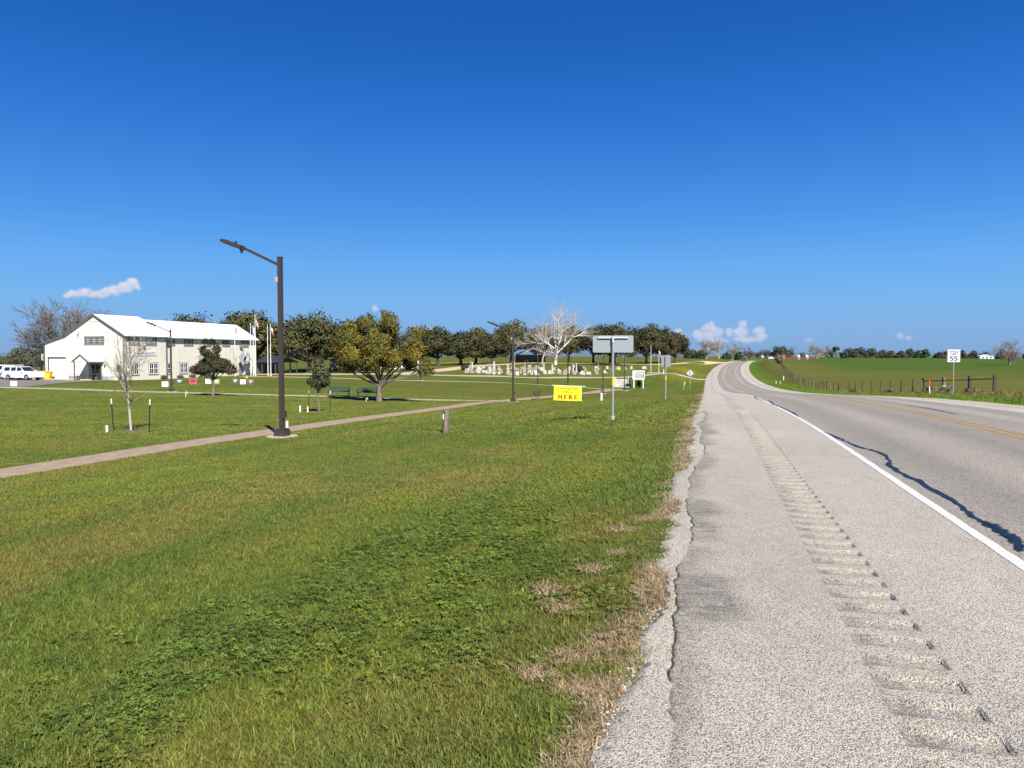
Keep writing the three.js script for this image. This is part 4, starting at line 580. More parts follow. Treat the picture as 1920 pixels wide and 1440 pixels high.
// ---------------------------------------------------------------- the white two-storey building
const FLOOR = -2.36;
{
  const b = new THREE.Group(); b.name = numbered('town_building'); scene.add(b); b.position.set(-85.5, FLOOR, -91.7);
  tag(b, 'cream two-storey metal building with white gabled roof and dark trim', 'building');
  // local: x from -8.8 to 4.9 (main gable -4.9..4.9), z 0 (front) to -34
  const zS = -8.8, zE = -33.6, slope = (x, hw, eave, ridge) => ridge - (ridge - eave) * Math.abs(x) / hw;
  const prism = (pts, z0, z1) => { const s = new THREE.Shape(pts.map((p) => new THREE.Vector2(...p))), g = new THREE.ExtrudeGeometry(s, { depth: z0 - z1, bevelEnabled: false }); g.translate(0, 0, z1); const u = g.attributes.uv, P = g.attributes.position, N = g.attributes.normal; for (let i = 0; i < u.count; i++) u.setXY(i, (Math.abs(N.getZ(i)) > 0.5 ? P.getX(i) : P.getZ(i)) / 6, P.getY(i) / 6); return plain(g); };
  mesh('wall', prism([[-8.8, -0.8], [4.9, -0.8], [4.9, 6.5], [0, 9.35], [-4.9, 6.5], [-8.8, 5.35]], 0, zS), M.wall, b);
  mesh('wall', prism([[-8.6, -0.8], [4.3, -0.8], [4.3, 6.45], [0, 9.0], [-4.3, 6.45], [-8.6, 5.3]], zS, zE), M.wall, b);
  const slab = (name, a, c, z0, z1, m, over = 0.1) => { const d = Math.hypot(c[0] - a[0], c[1] - a[1]), an = Math.atan2(c[1] - a[1], c[0] - a[0]); return mesh(name, box(d, over, z0 - z1, [(a[0] + c[0]) / 2, (a[1] + c[1]) / 2, (z0 + z1) / 2], [0, 0, an]), m, b); };
  const roofs = [[[5.25, 6.42], [0, 9.5], 0.25, zS - 0.15], [[-5.1, 6.52], [0, 9.5], 0.25, zS - 0.15], [[-9.15, 5.38], [-4.95, 6.58], 0.25, zS - 0.1], [[4.75, 6.32], [0, 9.12], zS - 0.2, zE - 0.35], [[-4.7, 6.4], [0, 9.12], zS - 0.2, zE - 0.35], [[-9.0, 5.3], [-4.55, 6.45], zS - 0.2, zE - 0.3]];
  roofs.forEach(([a, c, z0, z1]) => {
    const r = slab('roof', a, c, z0, z1, M.roof), d = Math.hypot(c[0] - a[0], c[1] - a[1]), ux = (c[0] - a[0]) / d, uy = (c[1] - a[1]) / d, seams = [];
    for (let z = z0 - 0.3; z > z1 + 0.1; z -= 0.6) seams.push(bar([a[0] - uy * 0.075, a[1] + Math.abs(ux) * 0.075, z], [c[0] - uy * 0.075, c[1] + Math.abs(ux) * 0.075, z], 0.05, 0.05));
    mesh('roof_seams', seams, M.roof, r).userData.kind = 'stuff';
    mesh('rake_trim', bar([a[0], a[1] - 0.02, z0 + 0.03], [c[0], c[1] - 0.02, z0 + 0.03], 0.22, 0.06), M.trim, r);
    mesh('eave_gutter', box(0.14, 0.14, z0 - z1, [a[0] + Math.sign(a[0]) * 0.06, a[1] - 0.05, (z0 + z1) / 2]), a[0] > 0 ? M.trimMid : M.trim, r);
  });
  // corner trims, downspouts
  for (const [x, z, h] of [[4.92, 0.02, 6.4], [-8.82, 0.02, 5.2], [4.92, zS, 6.4], [4.32, zE, 6.3]]) mesh('corner_trim', box(0.16, h, 0.16, [x, h / 2, z]), x < 0 || z < -5 ? M.trim : M.trimMid, b);
  mesh('downspout', [box(0.1, 5.9, 0.1, [5.06, 2.95, -0.25]), bar([5.06, 5.85, -0.25], [5.3, 6.35, -0.25], 0.1)], M.trimMid, b);
  mesh('downspout', [rod([-9.1, 0, -0.2], [-9.1, 5.1, -0.2], 0.06)], M.trim, b);
  mesh('gable_vent', extrude([[-0.95, 0], [0.95, 0], [0, 0.6]], 0.05, 0.01), M.wall, b).position.set(0, 8.5, 0.03);
  // windows: w, h, sashes, rows, cols; built in a local frame facing +z, then turned to the wall
  const win = (x, y, z, w, h, sash, cols, rows, side, white) => {
    const fm = white ? M.whitePlain : M.trimMid, g = [], f = 0.09;
    g.push(box(w + 0.14, f, 0.1, [0, h / 2, 0.04]), box(w + 0.14, f, 0.1, [0, -h / 2, 0.04]));
    for (let i = 0; i <= sash; i++) g.push(box(f, h, 0.1, [-w / 2 + i * w / sash, 0, 0.04]));
    if (white) g.push(box(w, 0.07, 0.09, [0, 0, 0.04]));
    const o = mesh('window', g, fm, b), bars = [];
    for (let s = 0; s < sash; s++) { const cx = -w / 2 + (s + 0.5) * w / sash, sw = w / sash - f; for (let c = 1; c < cols; c++) bars.push(box(0.03, h - f, 0.03, [cx - sw / 2 + c * sw / cols, 0, 0.045])); for (let r = 1; r < rows; r++) bars.push(box(sw, 0.03, 0.031, [cx, -h / 2 + r * h / rows, 0.045])); mesh('pane', box(sw, h - f, 0.02, [cx, 0, 0.02]), M.glass, o); }
    if (bars.length) mesh('muntin', bars, M.whitePlain, o);
    mesh('casing', [box(w + 0.34, 0.1, 0.06, [0, h / 2 + 0.1, 0.03]), box(w + 0.34, 0.1, 0.08, [0, -h / 2 - 0.1, 0.04]), box(0.1, h + 0.3, 0.06, [-w / 2 - 0.12, 0, 0.03]), box(0.1, h + 0.3, 0.06, [w / 2 + 0.12, 0, 0.03])], M.trimMid, o);
    o.position.set(x, y, z); if (side) o.rotation.y = Math.PI / 2; return o;
  };
  win(-0.05, 5.78, 0, 3.1, 0.95, 3, 3, 3, 0);
  const sx = 4.9, sx2 = 4.3;
  win(sx, 5.78, -2.1, 2.0, 1.0, 2, 3, 3, 1); win(sx, 5.78, -5.55, 2.0, 1.0, 2, 3, 3, 1);
  win(sx, 1.68, -1.95, 1.7, 1.55, 2, 2, 2, 1, 1); win(sx, 1.68, -5.95, 1.8, 1.55, 2, 2, 2, 1, 1);
  win(sx2, 5.75, -10.45, 1.9, 1.0, 2, 3, 3, 1); win(sx2, 5.75, -14.8, 1.9, 1.0, 2, 3, 3, 1); win(sx2, 5.72, -19.6, 1.9, 1.0, 2, 3, 3, 1); win(sx2, 5.7, -24.6, 1.9, 1.0, 2, 3, 3, 1); win(sx2, 5.6, -30.1, 2.0, 0.95, 2, 3, 3, 1);
  win(sx2, 1.6, -9.75, 1.2, 1.55, 2, 1, 2, 1, 1); win(sx2, 1.6, -13.5, 1.8, 1.55, 2, 2, 2, 1, 1); win(sx2, 1.6, -22.5, 1.8, 1.55, 2, 2, 2, 1, 1);
  // roll-up door
  const door = mesh('roll_up_door', box(2.75, 3.1, 0.06, [-6.6, 1.6, 0.05]), M.doorWhite, b), slats = []; for (let k = 0; k < 9; k++) slats.push(box(2.72, 0.03, 0.03, [-6.6, 0.3 + k * 0.33, 0.09])); mesh('door_slats', slats, M.doorWhite, door).userData.kind = 'stuff';
  mesh('door_frame', [box(0.2, 3.3, 0.14, [-8.07, 1.65, 0.06]), box(3.1, 0.24, 0.14, [-6.62, 3.3, 0.06])], M.trim, door);
  // front porch with gable roof, posts, glass doors and railing
  const porch = mesh('porch_roof', [bar([-1.35, 2.72, 1.35], [0.05, 3.75, 1.35], 0.08, 2.9), bar([1.45, 2.72, 1.35], [0.05, 3.75, 1.35], 0.08, 2.9)], M.roofGrey, b);
  mesh('porch_gable', extrude([[-1.2, 0], [1.2, 0], [0, 0.88]], 0.06, 0.01), M.wall, porch).position.set(0.05, 2.76, 2.66);
  mesh('porch_trim', [bar([-1.4, 2.7, 2.82], [0.05, 3.77, 2.82], 0.12, 0.05), bar([1.5, 2.7, 2.82], [0.05, 3.77, 2.82], 0.12, 0.05), box(0.08, 0.12, 2.8, [1.5, 2.68, 1.38])], M.trim, porch);
  for (const x of [-1.1, 1.2]) mesh('porch_post', box(0.12, 2.75, 0.12, [x, 1.375, 2.6]), M.trim, porch);
  mesh('porch_screen', box(0.05, 2.3, 0.5, [1.2, 1.2, 2.2]), M.green, porch);
  const ed = mesh('entrance_door', [box(2.0, 0.1, 0.1, [0.15, 2.45, 0.05]), ...[-0.85, 0.15, 1.12].map((x) => box(0.1, 2.4, 0.1, [x, 1.2, 0.05])), box(1.9, 0.14, 0.1, [0.15, 0.1, 0.05])], M.trimMid, b);
  for (const x of [-0.35, 0.64]) { mesh('pane', box(0.88, 2.2, 0.03, [x, 1.3, 0.03]), M.glass, ed); mesh('handle', box(0.04, 0.3, 0.06, [x + 0.3 * Math.sign(0.15 - x), 1.1, 0.13]), M.alu, ed); }
  const rail = (pts, name = 'handrail') => { const g = []; pts.forEach((p, i) => { g.push(rod([p[0], 0, p[1]], [p[0], 1.02, p[1]], 0.025)); if (i) for (const y of [1.0, 0.55]) g.push(rod([pts[i - 1][0], y, pts[i - 1][1]], [p[0], y, p[1]], 0.025)); }); mesh(name, g, M.trim, b); };
  rail([[-3.3, 1.2], [-2.0, 1.2], [-1.1, 1.2], [0.3, 2.9]]); rail([[1.3, 2.9], [1.5, 1.2], [1.5, 0.3]]);
  // side porches
  for (const [z, hid] of [[-17.5, 0], [-28.7, 1]]) { const p = mesh('porch_roof', [bar([5.3, 2.6, z - 1.35], [5.3, 3.5, z], 0.07, 2.0), bar([5.3, 2.6, z + 1.35], [5.3, 3.5, z], 0.07, 2.0)], M.roofGrey, b); const gb = mesh('porch_gable', extrude([[-1.2, 0], [1.2, 0], [0, 0.8]], 0.06, 0.01), M.wall, p); gb.rotation.y = Math.PI / 2; gb.position.set(6.1, 2.62, z); for (const q of [-1.15, 1.15]) mesh('porch_post', box(0.1, 2.6, 0.1, [6.15, 1.3, z + q]), M.trim, p); const d = mesh('side_door', box(0.06, 2.1, 1.0, [4.34, 1.1, z]), hid ? M.trimMid : M.green, b); mesh('handle', box(0.05, 0.1, 0.05, [4.4, 1.05, z + 0.35]), M.alu, d); }
  // lettering board
  const txt = canvasTex(1024, 160, (g, w, h) => { g.fillStyle = '#f2f3f4'; g.fillRect(0, 0, w, h); g.strokeStyle = '#7d93b5'; g.lineWidth = 6; g.strokeRect(5, 5, w - 10, h - 10); g.fillStyle = '#151d3c'; g.font = 'bold 132px sans-serif'; g.textBaseline = 'middle'; g.textAlign = 'center'; g.fillText('CITY OF INDUSTRY', w * 0.54, h * 0.54, w * 0.86); ; });
  const sb = mesh('name_board', box(4.9, 0.68, 0.06, [0, 0, 0]), M.whitePlain, b); sb.position.set(4.95, 3.93, -4.05); sb.rotation.y = Math.PI / 2;
  const face = mesh('lettering', plain(new THREE.PlaneGeometry(4.86, 0.64)), mat(RGB(0.85, 0.85, 0.85), 0.6, { map: txt }), sb); face.position.z = 0.034;
  // small fittings
  mesh('flood_light', [box(0.3, 0.22, 0.3, [5.1, 5.0, -3.85])], M.trimMid, b); mesh('flood_light', [bar([0 - 2.7, 6.9, 0.05], [-2.75, 6.5, 0.25], 0.08)], M.trim, b); mesh('wall_speaker', [box(0.3, 0.5, 0.3, [4.6, 5.2, -28.5]), box(0.3, 0.3, 0.3, [4.6, 4.85, -29.1])], M.trimMid, b);
  mesh('wall_lantern', [box(0.16, 0.3, 0.16, [1.7, 2.2, 0.1])], M.trim, b); mesh('notice', [box(0.3, 0.42, 0.03, [2.85, 2.1, 0.03]), box(0.3, 0.3, 0.03, [2.85, 1.6, 0.03])], M.whitePlain, b); mesh('electric_box', box(0.28, 0.3, 0.12, [4.97, 0.75, -0.9]), M.trim, b);
}
{ // two condensers, bin, historical plaque, kerb
  const ac = thing('air_conditioner', 'grey air conditioning unit beside the roll-up door', 'machine', -88.5, -90.9, { group: 'air conditioning units', y: FLOOR }); mesh('casing', box(1.0, 0.7, 0.8, [0, 0.37, 0]), M.alu, ac); const sl = []; for (let k = 0; k < 7; k++) sl.push(box(0.9, 0.03, 0.02, [0, 0.12 + k * 0.09, 0.41])); mesh('louvre', sl, M.trimMid, ac); mesh('pad', box(1.2, 0.1, 1.0, [0, -0.02, 0]), M.paleConcrete, ac);
  dup(ac, 'grey air conditioning unit between the porch and the corner', -82.6, -90.9, { y: FLOOR });
  const bin = thing('waste_bin', 'bright yellow tapered waste bin beside the roll-up door', 'bin', -92.5, -90.2, { y: ground(-92.5, -90.2) + 0.035 });
  { const g = new THREE.CylinderGeometry(0.78, 0.6, 1.05, 4, 1, true); g.rotateY(Math.PI / 4); const w = pose(g, [0, 0.6, 0]); mesh('body', [w, box(0.84, 0.05, 0.84, [0, 0.1, 0])], M.binYellow, bin); mesh('rim', [box(1.2, 0.12, 0.1, [0, 1.14, 0.55]), box(1.2, 0.12, 0.1, [0, 1.14, -0.55]), box(0.1, 0.12, 1.0, [0.55, 1.14, 0]), box(0.1, 0.12, 1.0, [-0.55, 1.14, 0])], M.binYellow, bin); mesh('bag', box(1.0, 0.04, 1.0, [0, 1.02, 0]), M.black, bin); for (const x of [-0.35, 0.35]) mesh('caster', cyl(0.07, 0.07, 0.05, 10, [x, 0.04, 0], [0, 0, Math.PI / 2]), M.black, bin); }
  const pl = thing('historical_marker', 'dark historical plaque on a grey post at the building corner', 'sign', -80.2, -90.2); mesh('post', rod([0, -0.2, 0], [0, 1.25, 0], 0.06), M.galv, pl); mesh('plaque', extrude([[-0.32, 0], [0.32, 0], [0.32, 0.85], [0.12, 0.95], [0, 1.1], [-0.12, 0.95], [-0.32, 0.85]], 0.05, 0.01), M.trim, pl).position.y = 1.25;
  const kerb = []; for (let i = 0; i < 4; i++) { const x = -93.5 + i * 3.1, k = mesh('wheel_stop', extrude([[-0.9, 0], [0.9, 0], [0.86, 0.13], [-0.86, 0.13]], 0.18, 0.02), mat(RGB(0.62, 0.50, 0.24), 0.9, { map: mottle })); k.position.set(x, ground(x, -88.6) + 0.035, -88.6); tag(k, 'low concrete wheel stop with faded yellow paint before the building front', 'wheel stop', 'wheel stops before the building'); }
}

// ---------------------------------------------------------------- vehicles
function makeSUV(name, label, x, z, rot, paint, opt = {}) {      // drives towards +x; 5.3 m long
  const t = thing(name, label, opt.category ?? 'car', x, z, { rot, group: opt.group, y: opt.y ?? ground(x, z) + 0.04 });
  const arch = (cx) => { const a = []; for (let k = 0; k <= 10; k++) { const u = Math.PI - k / 10 * Math.PI; a.push([cx + Math.cos(u) * 0.47, 0.36 + Math.sin(u) * 0.47]); } return a; };
  const low = [[-2.6, 0.42], ...arch(-1.55).map((p) => p), ...arch(1.5), [2.58, 0.42], [2.64, 0.75], [2.56, 0.98], [2.2, 1.1], [1.15, 1.17], [-2.58, 1.17], [-2.66, 0.8]];
  mesh('body', extrude(low, 1.96, 0.05), paint, t);
  const cab = new THREE.BufferGeometry(), A = [[1.15, 1.15], [0.35, 1.83], [-2.35, 1.86], [-2.62, 1.15]], P = []; const w0 = 0.93, w1 = 0.76;
  const q = [A[0], A[1], A[2], A[3]].map((p, i) => [p, i === 0 || i === 3 ? w0 : w1]); const L = q.map(([p, w]) => [p[0], p[1], w]), Rr = q.map(([p, w]) => [p[0], p[1], -w]);
  const quad = (a, b, c, d) => P.push(...a, ...b, ...c, ...a, ...c, ...d); quad(L[3], L[0], L[1], L[2]); quad(Rr[0], Rr[3], Rr[2], Rr[1]); quad(L[0], Rr[0], Rr[1], L[1]); quad(L[1], Rr[1], Rr[2], L[2]); quad(L[2], Rr[2], Rr[3], L[3]);
  cab.setAttribute('position', new THREE.Float32BufferAttribute(P, 3)); cab.setAttribute('uv', new THREE.Float32BufferAttribute(new Float32Array(P.length / 3 * 2), 2)); cab.computeVertexNormals(); mesh('cabin', cab, paint, t);
  const side = (u0, u1, v0, v1, s, cut = 0) => { const pt = (u, v) => [u, 1.15 + v * 0.69, s * (lerp(w0, w1, v) + 0.006)], g = new THREE.BufferGeometry(), a = pt(u0, v0), b2 = pt(u1, v0), c = pt(u1 - cut, v1), d = pt(u0, v1); g.setAttribute('position', new THREE.Float32BufferAttribute([...a, ...b2, ...c, ...a, ...c, ...d], 3)); g.setAttribute('uv', new THREE.Float32BufferAttribute(new Float32Array(12), 2)); g.computeVertexNormals(); return g; };
  for (const s of [1, -1]) { mesh('side_window', side(-2.25, -1.3, 0.14, 0.86, s), M.glass, t); mesh('side_window', side(-1.12, -0.3, 0.14, 0.86, s), M.glass, t); mesh('side_window', side(-0.14, 0.92, 0.14, 0.86, s, 0.52), M.glass, t); }
  const fr = (x0, y0, x1, y1, wA, wB, off) => { const g = new THREE.BufferGeometry(), a = [x0 + off, y0, wA], b2 = [x0 + off, y0, -wA], c = [x1 + off, y1, -wB], d = [x1 + off, y1, wB]; g.setAttribute('position', new THREE.Float32BufferAttribute([...a, ...b2, ...c, ...a, ...c, ...d], 3)); g.setAttribute('uv', new THREE.Float32BufferAttribute(new Float32Array(12), 2)); g.computeVertexNormals(); return g; };
  mesh('windscreen', fr(1.05, 1.235, 0.42, 1.77, 0.84, 0.72, 0.012), M.glass, t); mesh('rear_window', fr(-2.57, 1.27, -2.40, 1.74, 0.8, 0.70, -0.012), M.glass, t);
  for (const x2 of [-1.55, 1.5]) for (const s of [1, -1]) { const w = mesh('wheel', cyl(0.38, 0.38, 0.25, 22, [0, 0, 0], [Math.PI / 2, 0, 0]), M.rubber, t); w.position.set(x2, 0.38, s * 0.85); const r = []; r.push(cyl(0.24, 0.24, 0.03, 18, [0, 0, s * 0.125], [Math.PI / 2, 0, 0])); for (let k = 0; k < 6; k++) r.push(box(0.05, 0.22, 0.02, [Math.sin(k * 1.047) * 0.12, Math.cos(k * 1.047) * 0.12, s * 0.145], [0, 0, -k * 1.047])); mesh('rim', r, M.chrome, w); }
  for (const s of [1, -1]) { mesh('tail_light', box(0.12, 0.42, 0.12, [-2.6, 0.98, s * 0.92]), M.red, t); mesh('headlight', box(0.14, 0.2, 0.4, [2.53, 0.86, s * 0.72]), M.chrome, t); mesh('mirror', box(0.14, 0.18, 0.24, [0.85, 1.24, s * 1.06]), paint, t); for (const hx of [-0.95, 0.1]) mesh('door_handle', box(0.2, 0.04, 0.04, [hx, 1.02, s * 0.985]), paint, t); mesh('roof_rail', bar([-2.1, 1.9, s * 0.66], [0.1, 1.88, s * 0.66], 0.04), M.black, t); }
  mesh('bumper', [box(0.16, 0.24, 1.8, [2.62, 0.5, 0]), box(0.16, 0.24, 1.8, [-2.66, 0.5, 0])], paint, t); mesh('underbody', box(4.6, 0.25, 1.6, [0, 0.42, 0]), M.black, t); mesh('number_plate', box(0.02, 0.16, 0.34, [-2.75, 0.85, 0]), M.alu, t); mesh('grille', box(0.04, 0.2, 0.9, [2.6, 0.86, 0]), M.black, t);
  return t;
}
makeSUV('suv', 'white sport utility vehicle parked side-on at the lot edge', -90.9, -84.8, 0, M.carWhite, { group: 'white vehicles in the lot' });
makeSUV('suv', 'second white vehicle parked behind the side-on one', -96.0, -88.4, 0.0, M.carWhite, { group: 'white vehicles in the lot' }).scale.setScalar(1.1);
{ const q = roadAt(428, 1.8), r = roadAt(470, -1.8); makeSUV('suv', 'dark vehicle driving over the highway crest', q[0], q[2], Math.PI / 2 - 0.05, M.carDark, { y: q[1] }); makeSUV('suv', 'white vehicle coming over the highway crest', 33.5, -470, 1.25, M.carWhite, { y: ground(33.5, -470) + 0.05 }); }

// ---------------------------------------------------------------- lamp posts
function lamp(label, x, z, rot) {
  const t = thing('lamp_post', label, 'lamp post', x, z, { rot, group: 'brown lamp posts along the footpaths' });
  mesh('pole', [box(0.125, 5.5, 0.125, [0, 2.75, 0]), box(0.14, 0.04, 0.14, [0, 5.52, 0])], M.brown, t);
  mesh('arm', bar([-0.06, 5.3, 0], [-1.28, 5.86, 0], 0.075, 0.06), M.brown, t);
  const head = mesh('lamp_head', [extrude([[-0.72, 0.02], [-0.66, 0.06], [-0.2, 0.045], [0.02, 0.04], [0.02, -0.04], [-0.16, -0.05], [-0.68, -0.02]], 0.3, 0.012), box(0.16, 0.1, 0.12, [0.02, -0.02, 0])], M.brown, t); head.position.set(-1.32, 5.87, 0); head.rotation.z = -0.32;
  mesh('photocell', cyl(0.04, 0.04, 0.07, 10, [-0.25, 0.09, 0]), M.black, head); mesh('lens', box(0.36, 0.012, 0.22, [-0.44, -0.048, 0], [0, 0, -0.06]), M.lampGrey, head); mesh('knuckle', bar([-0.02, -0.02, 0], [0.05, -0.16, 0], 0.05, 0.08), M.brown, head);
  mesh('outlet_box', box(0.1, 0.15, 0.1, [-0.09, 4.85, 0.03]), M.lampGrey, t);
  mesh('base_cover', [box(0.36, 0.2, 0.36, [0, 0.14, 0]), box(0.3, 0.05, 0.3, [0, 0.26, 0])], M.brown, t); mesh('junction_box', box(0.1, 0.22, 0.12, [0.1, 0.72, 0.02]), M.brown, t);
  mesh('concrete_pad', cyl(0.5, 0.48, 0.3, 20, [0, -0.10, 0]), M.paleConcrete, t); return t;
}
const L1 = lamp('brown lamp post beside the bend of the path nearest the short wooden post', -12.8, -21.1, 0);
dup(L1, 'brown lamp post where the two footpaths meet', -14.6, -56.6, { rot: 0.0 }); dup(L1, 'brown lamp post on the cross path in front of the lettered building', -46.2, -58.2, { rot: 1.0 }); dup(L1, 'thin lamp post far off under the massive oak behind the flagpoles', -76.3, -135.1, { rot: 0.3 }); dup(L1, 'lamp post half hidden behind the yellow-green tree', -43.4, -111.2, { rot: 0.8 }); dup(L1, 'lamp post far back on the cross path before the cemetery', -27.0, -120.6, { rot: 0.6 }); dup(L1, 'lamp post just behind the yellow banner', -17.1, -93.4, { rot: -0.2 }); dup(L1, 'lamp post behind the large unlettered sign back', -13.2, -96.6, { rot: 0 }); dup(L1, 'lamp post next to the white stone wall', -12.2, -112, { rot: 0 });

// ---------------------------------------------------------------- road signs
const rounded = (w, h, r) => { const p = []; for (const [cx, cy, a0] of [[w / 2 - r, h / 2 - r, 0], [-w / 2 + r, h / 2 - r, 1], [-w / 2 + r, -h / 2 + r, 2], [w / 2 - r, -h / 2 + r, 3]]) for (let k = 0; k <= 4; k++) { const a = (a0 + k / 4) * Math.PI / 2; p.push([cx + Math.cos(a) * r, cy + Math.sin(a) * r]); } return p; };
{ // large sign seen from behind
  const t = thing('road_sign', 'wide grey back of a large road sign on a single post in the lawn', 'sign', -2.95, -23.8, { rot: 0.12 });
  mesh('post', [rod([0, -0.3, 0], [0, 2.62, 0], 0.037, 0.037, 14)], M.galv, t); mesh('post_base', [cyl(0.05, 0.05, 0.1, 12, [0, 0.05, 0]), cyl(0.07, 0.07, 0.03, 6, [0, 0.11, 0])], M.alu, t);
  const p = mesh('panel', extrude(rounded(1.24, 0.52, 0.04), 0.014, 0.003), M.signBack, t); p.position.set(0, 2.36, -0.075);
  mesh('bracket', [box(0.92, 0.045, 0.05, [0, 2.56, -0.035]), box(0.045, 0.2, 0.05, [0, 2.5, 0.03])], M.alu, t); for (const [x, y] of [[-0.36, 2.57], [0.36, 2.57], [0.05, 2.16]]) mesh('bolt', cyl(0.014, 0.014, 0.03, 8, [x, y, -0.06], [Math.PI / 2, 0, 0]), M.alu, t);
  mesh('reflector_band', [cyl(0.041, 0.041, 0.3, 14, [0, 1.22, 0])], M.reflYellow, t);
}
{
  const t = thing('road_sign', 'grey back of an upright rectangular sign on a post below the shoulder', 'sign', -2.4, -42.5, { rot: 0.05 });
  mesh('post', rod([0, -0.3, 0], [0, 2.36, 0], 0.036, 0.036, 12), M.galv, t); mesh('panel', extrude(rounded(0.5, 0.62, 0.03), 0.012, 0.003), mat(RGB(0.27, 0.29, 0.31), 0.5, { metalness: 0.3 }), t).position.set(0, 2.1, -0.06); mesh('bracket', box(0.05, 0.56, 0.03, [0, 2.1, -0.04]), M.trim, t); mesh('reflector_band', cyl(0.04, 0.04, 0.25, 12, [0, 1.18, 0]), M.reflYellow, t);
}
{
  const t = thing('road_sign', 'grey back of a diamond sign beside the shoulder near the driveway', 'sign', -3.4, -130, { rot: 0.05 });
  mesh('post', rod([0, -0.3, 0], [0, 3.2, 0], 0.045, 0.045, 10), M.galv, t); mesh('panel', pose(extrude(rounded(0.84, 0.84, 0.05), 0.014, 0.003), [0, 2.75, -0.07], [0, 0, Math.PI / 4]), M.alu, t); mesh('bracket', box(0.05, 0.7, 0.04, [0, 2.75, -0.05]), M.trimMid, t); mesh('reflector_band', cyl(0.05, 0.05, 0.3, 10, [0, 1.2, 0]), M.reflYellow, t);
}
{ // speed limit 55
  const t = thing('speed_limit_sign', 'white speed limit 55 sign on a post before the fence', 'sign', 16.6, -60.6, { rot: -0.2 }), tex = canvasTex(512, 600, (g, w, h) => { g.fillStyle = '#f4f5f5'; g.fillRect(0, 0, w, h); g.strokeStyle = '#16181a'; g.lineWidth = 9; g.strokeRect(14, 14, w - 28, h - 28); g.fillStyle = '#101214'; g.textAlign = 'center'; g.textBaseline = 'middle'; g.font = 'bold 132px sans-serif'; g.fillText('SPEED', w / 2, 112, 400); g.fillText('LIMIT', w / 2, 228, 340); g.font = 'bold 300px sans-serif'; g.fillText('55', w / 2, 432, 420); });
  mesh('post', rod([0, -0.3, 0], [0, 3.2, 0], 0.042, 0.042, 12), M.galv, t); const p = mesh('panel', extrude(rounded(0.80, 0.92, 0.04), 0.012, 0.003), M.signBack, t); p.position.set(0, 2.95, 0.055); mesh('sign_face', plain(new THREE.PlaneGeometry(0.785, 0.905)), mat(RGB(0.9, 0.9, 0.9), 0.5, { map: tex }), p).position.z = 0.008;
  mesh('reflector_band', cyl(0.046, 0.046, 0.35, 12, [0, 1.3, 0]), M.reflOrange, t);
}
{ // yellow banner on its stakes
  const tex = canvasTex(1024, 540, (g, w, h) => { g.fillStyle = '#f6f227'; g.fillRect(0, 0, w, h); g.fillStyle = '#33340c'; g.textBaseline = 'middle'; g.textAlign = 'center'; g.font = 'bold 128px sans-serif'; g.fillText('Countywide', w * 0.49, 82, 760); g.font = 'bold 124px sans-serif'; g.fillText('Voting', w * 0.47, 208, 420); g.font = 'bold 92px sans-serif'; g.fillText('5', w * 0.87, 240); g.fillStyle = '#b5ad36'; g.font = 'bold 60px sans-serif'; g.fillText('on', w * 0.75, 236); g.fillStyle = '#9a3a17'; g.font = 'bold 236px sans-serif'; g.lineWidth = 10; g.strokeStyle = '#8e3215'; g.fillStyle = '#8e3215'; [...'HERE'].forEach((ch, n) => { g.fillText(ch, w * (0.23 + n * 0.185), 408); g.strokeText(ch, w * (0.23 + n * 0.185), 408); }); });
  const t = thing('voting_banner', 'yellow vinyl banner reading HERE strung between two stakes on the lawn', 'banner', -10.3, -56.2, { rot: 0.13 }), G = new THREE.PlaneGeometry(2.06, 1.06, 24, 10), P = G.attributes.position;
  for (let i = 0; i < P.count; i++) { const x = P.getX(i), y = P.getY(i); P.setZ(i, 0.03 * Math.sin(x * 3.1 + 0.6) + 0.012 * Math.sin(x * 9 + y * 4)); P.setY(i, y - 0.02 * Math.cos(x * 1.5) - x * 0.03); P.setX(i, x + y * 0.03); } G.computeVertexNormals(); const cl = mesh('banner_cloth', plain(G), mat(RGB(0.96, 0.96, 0.96), 0.5, { map: tex }), t); cl.position.set(0, 0.62, 0.03);
  mesh('top_pole', rod([-1.2, 1.21, 0.0], [1.32, 1.13, 0.0], 0.024), M.pvc, t); mesh('bottom_pole', rod([-1.1, 0.11, 0.02], [1.1, 0.06, 0.02], 0.02), M.binYellow, t); for (const x of [-1.07, 1.12]) mesh('stake', [rod([x - 0.03, -0.3, -0.02], [x, 1.2, -0.02], 0.022)], M.trim, t);
}
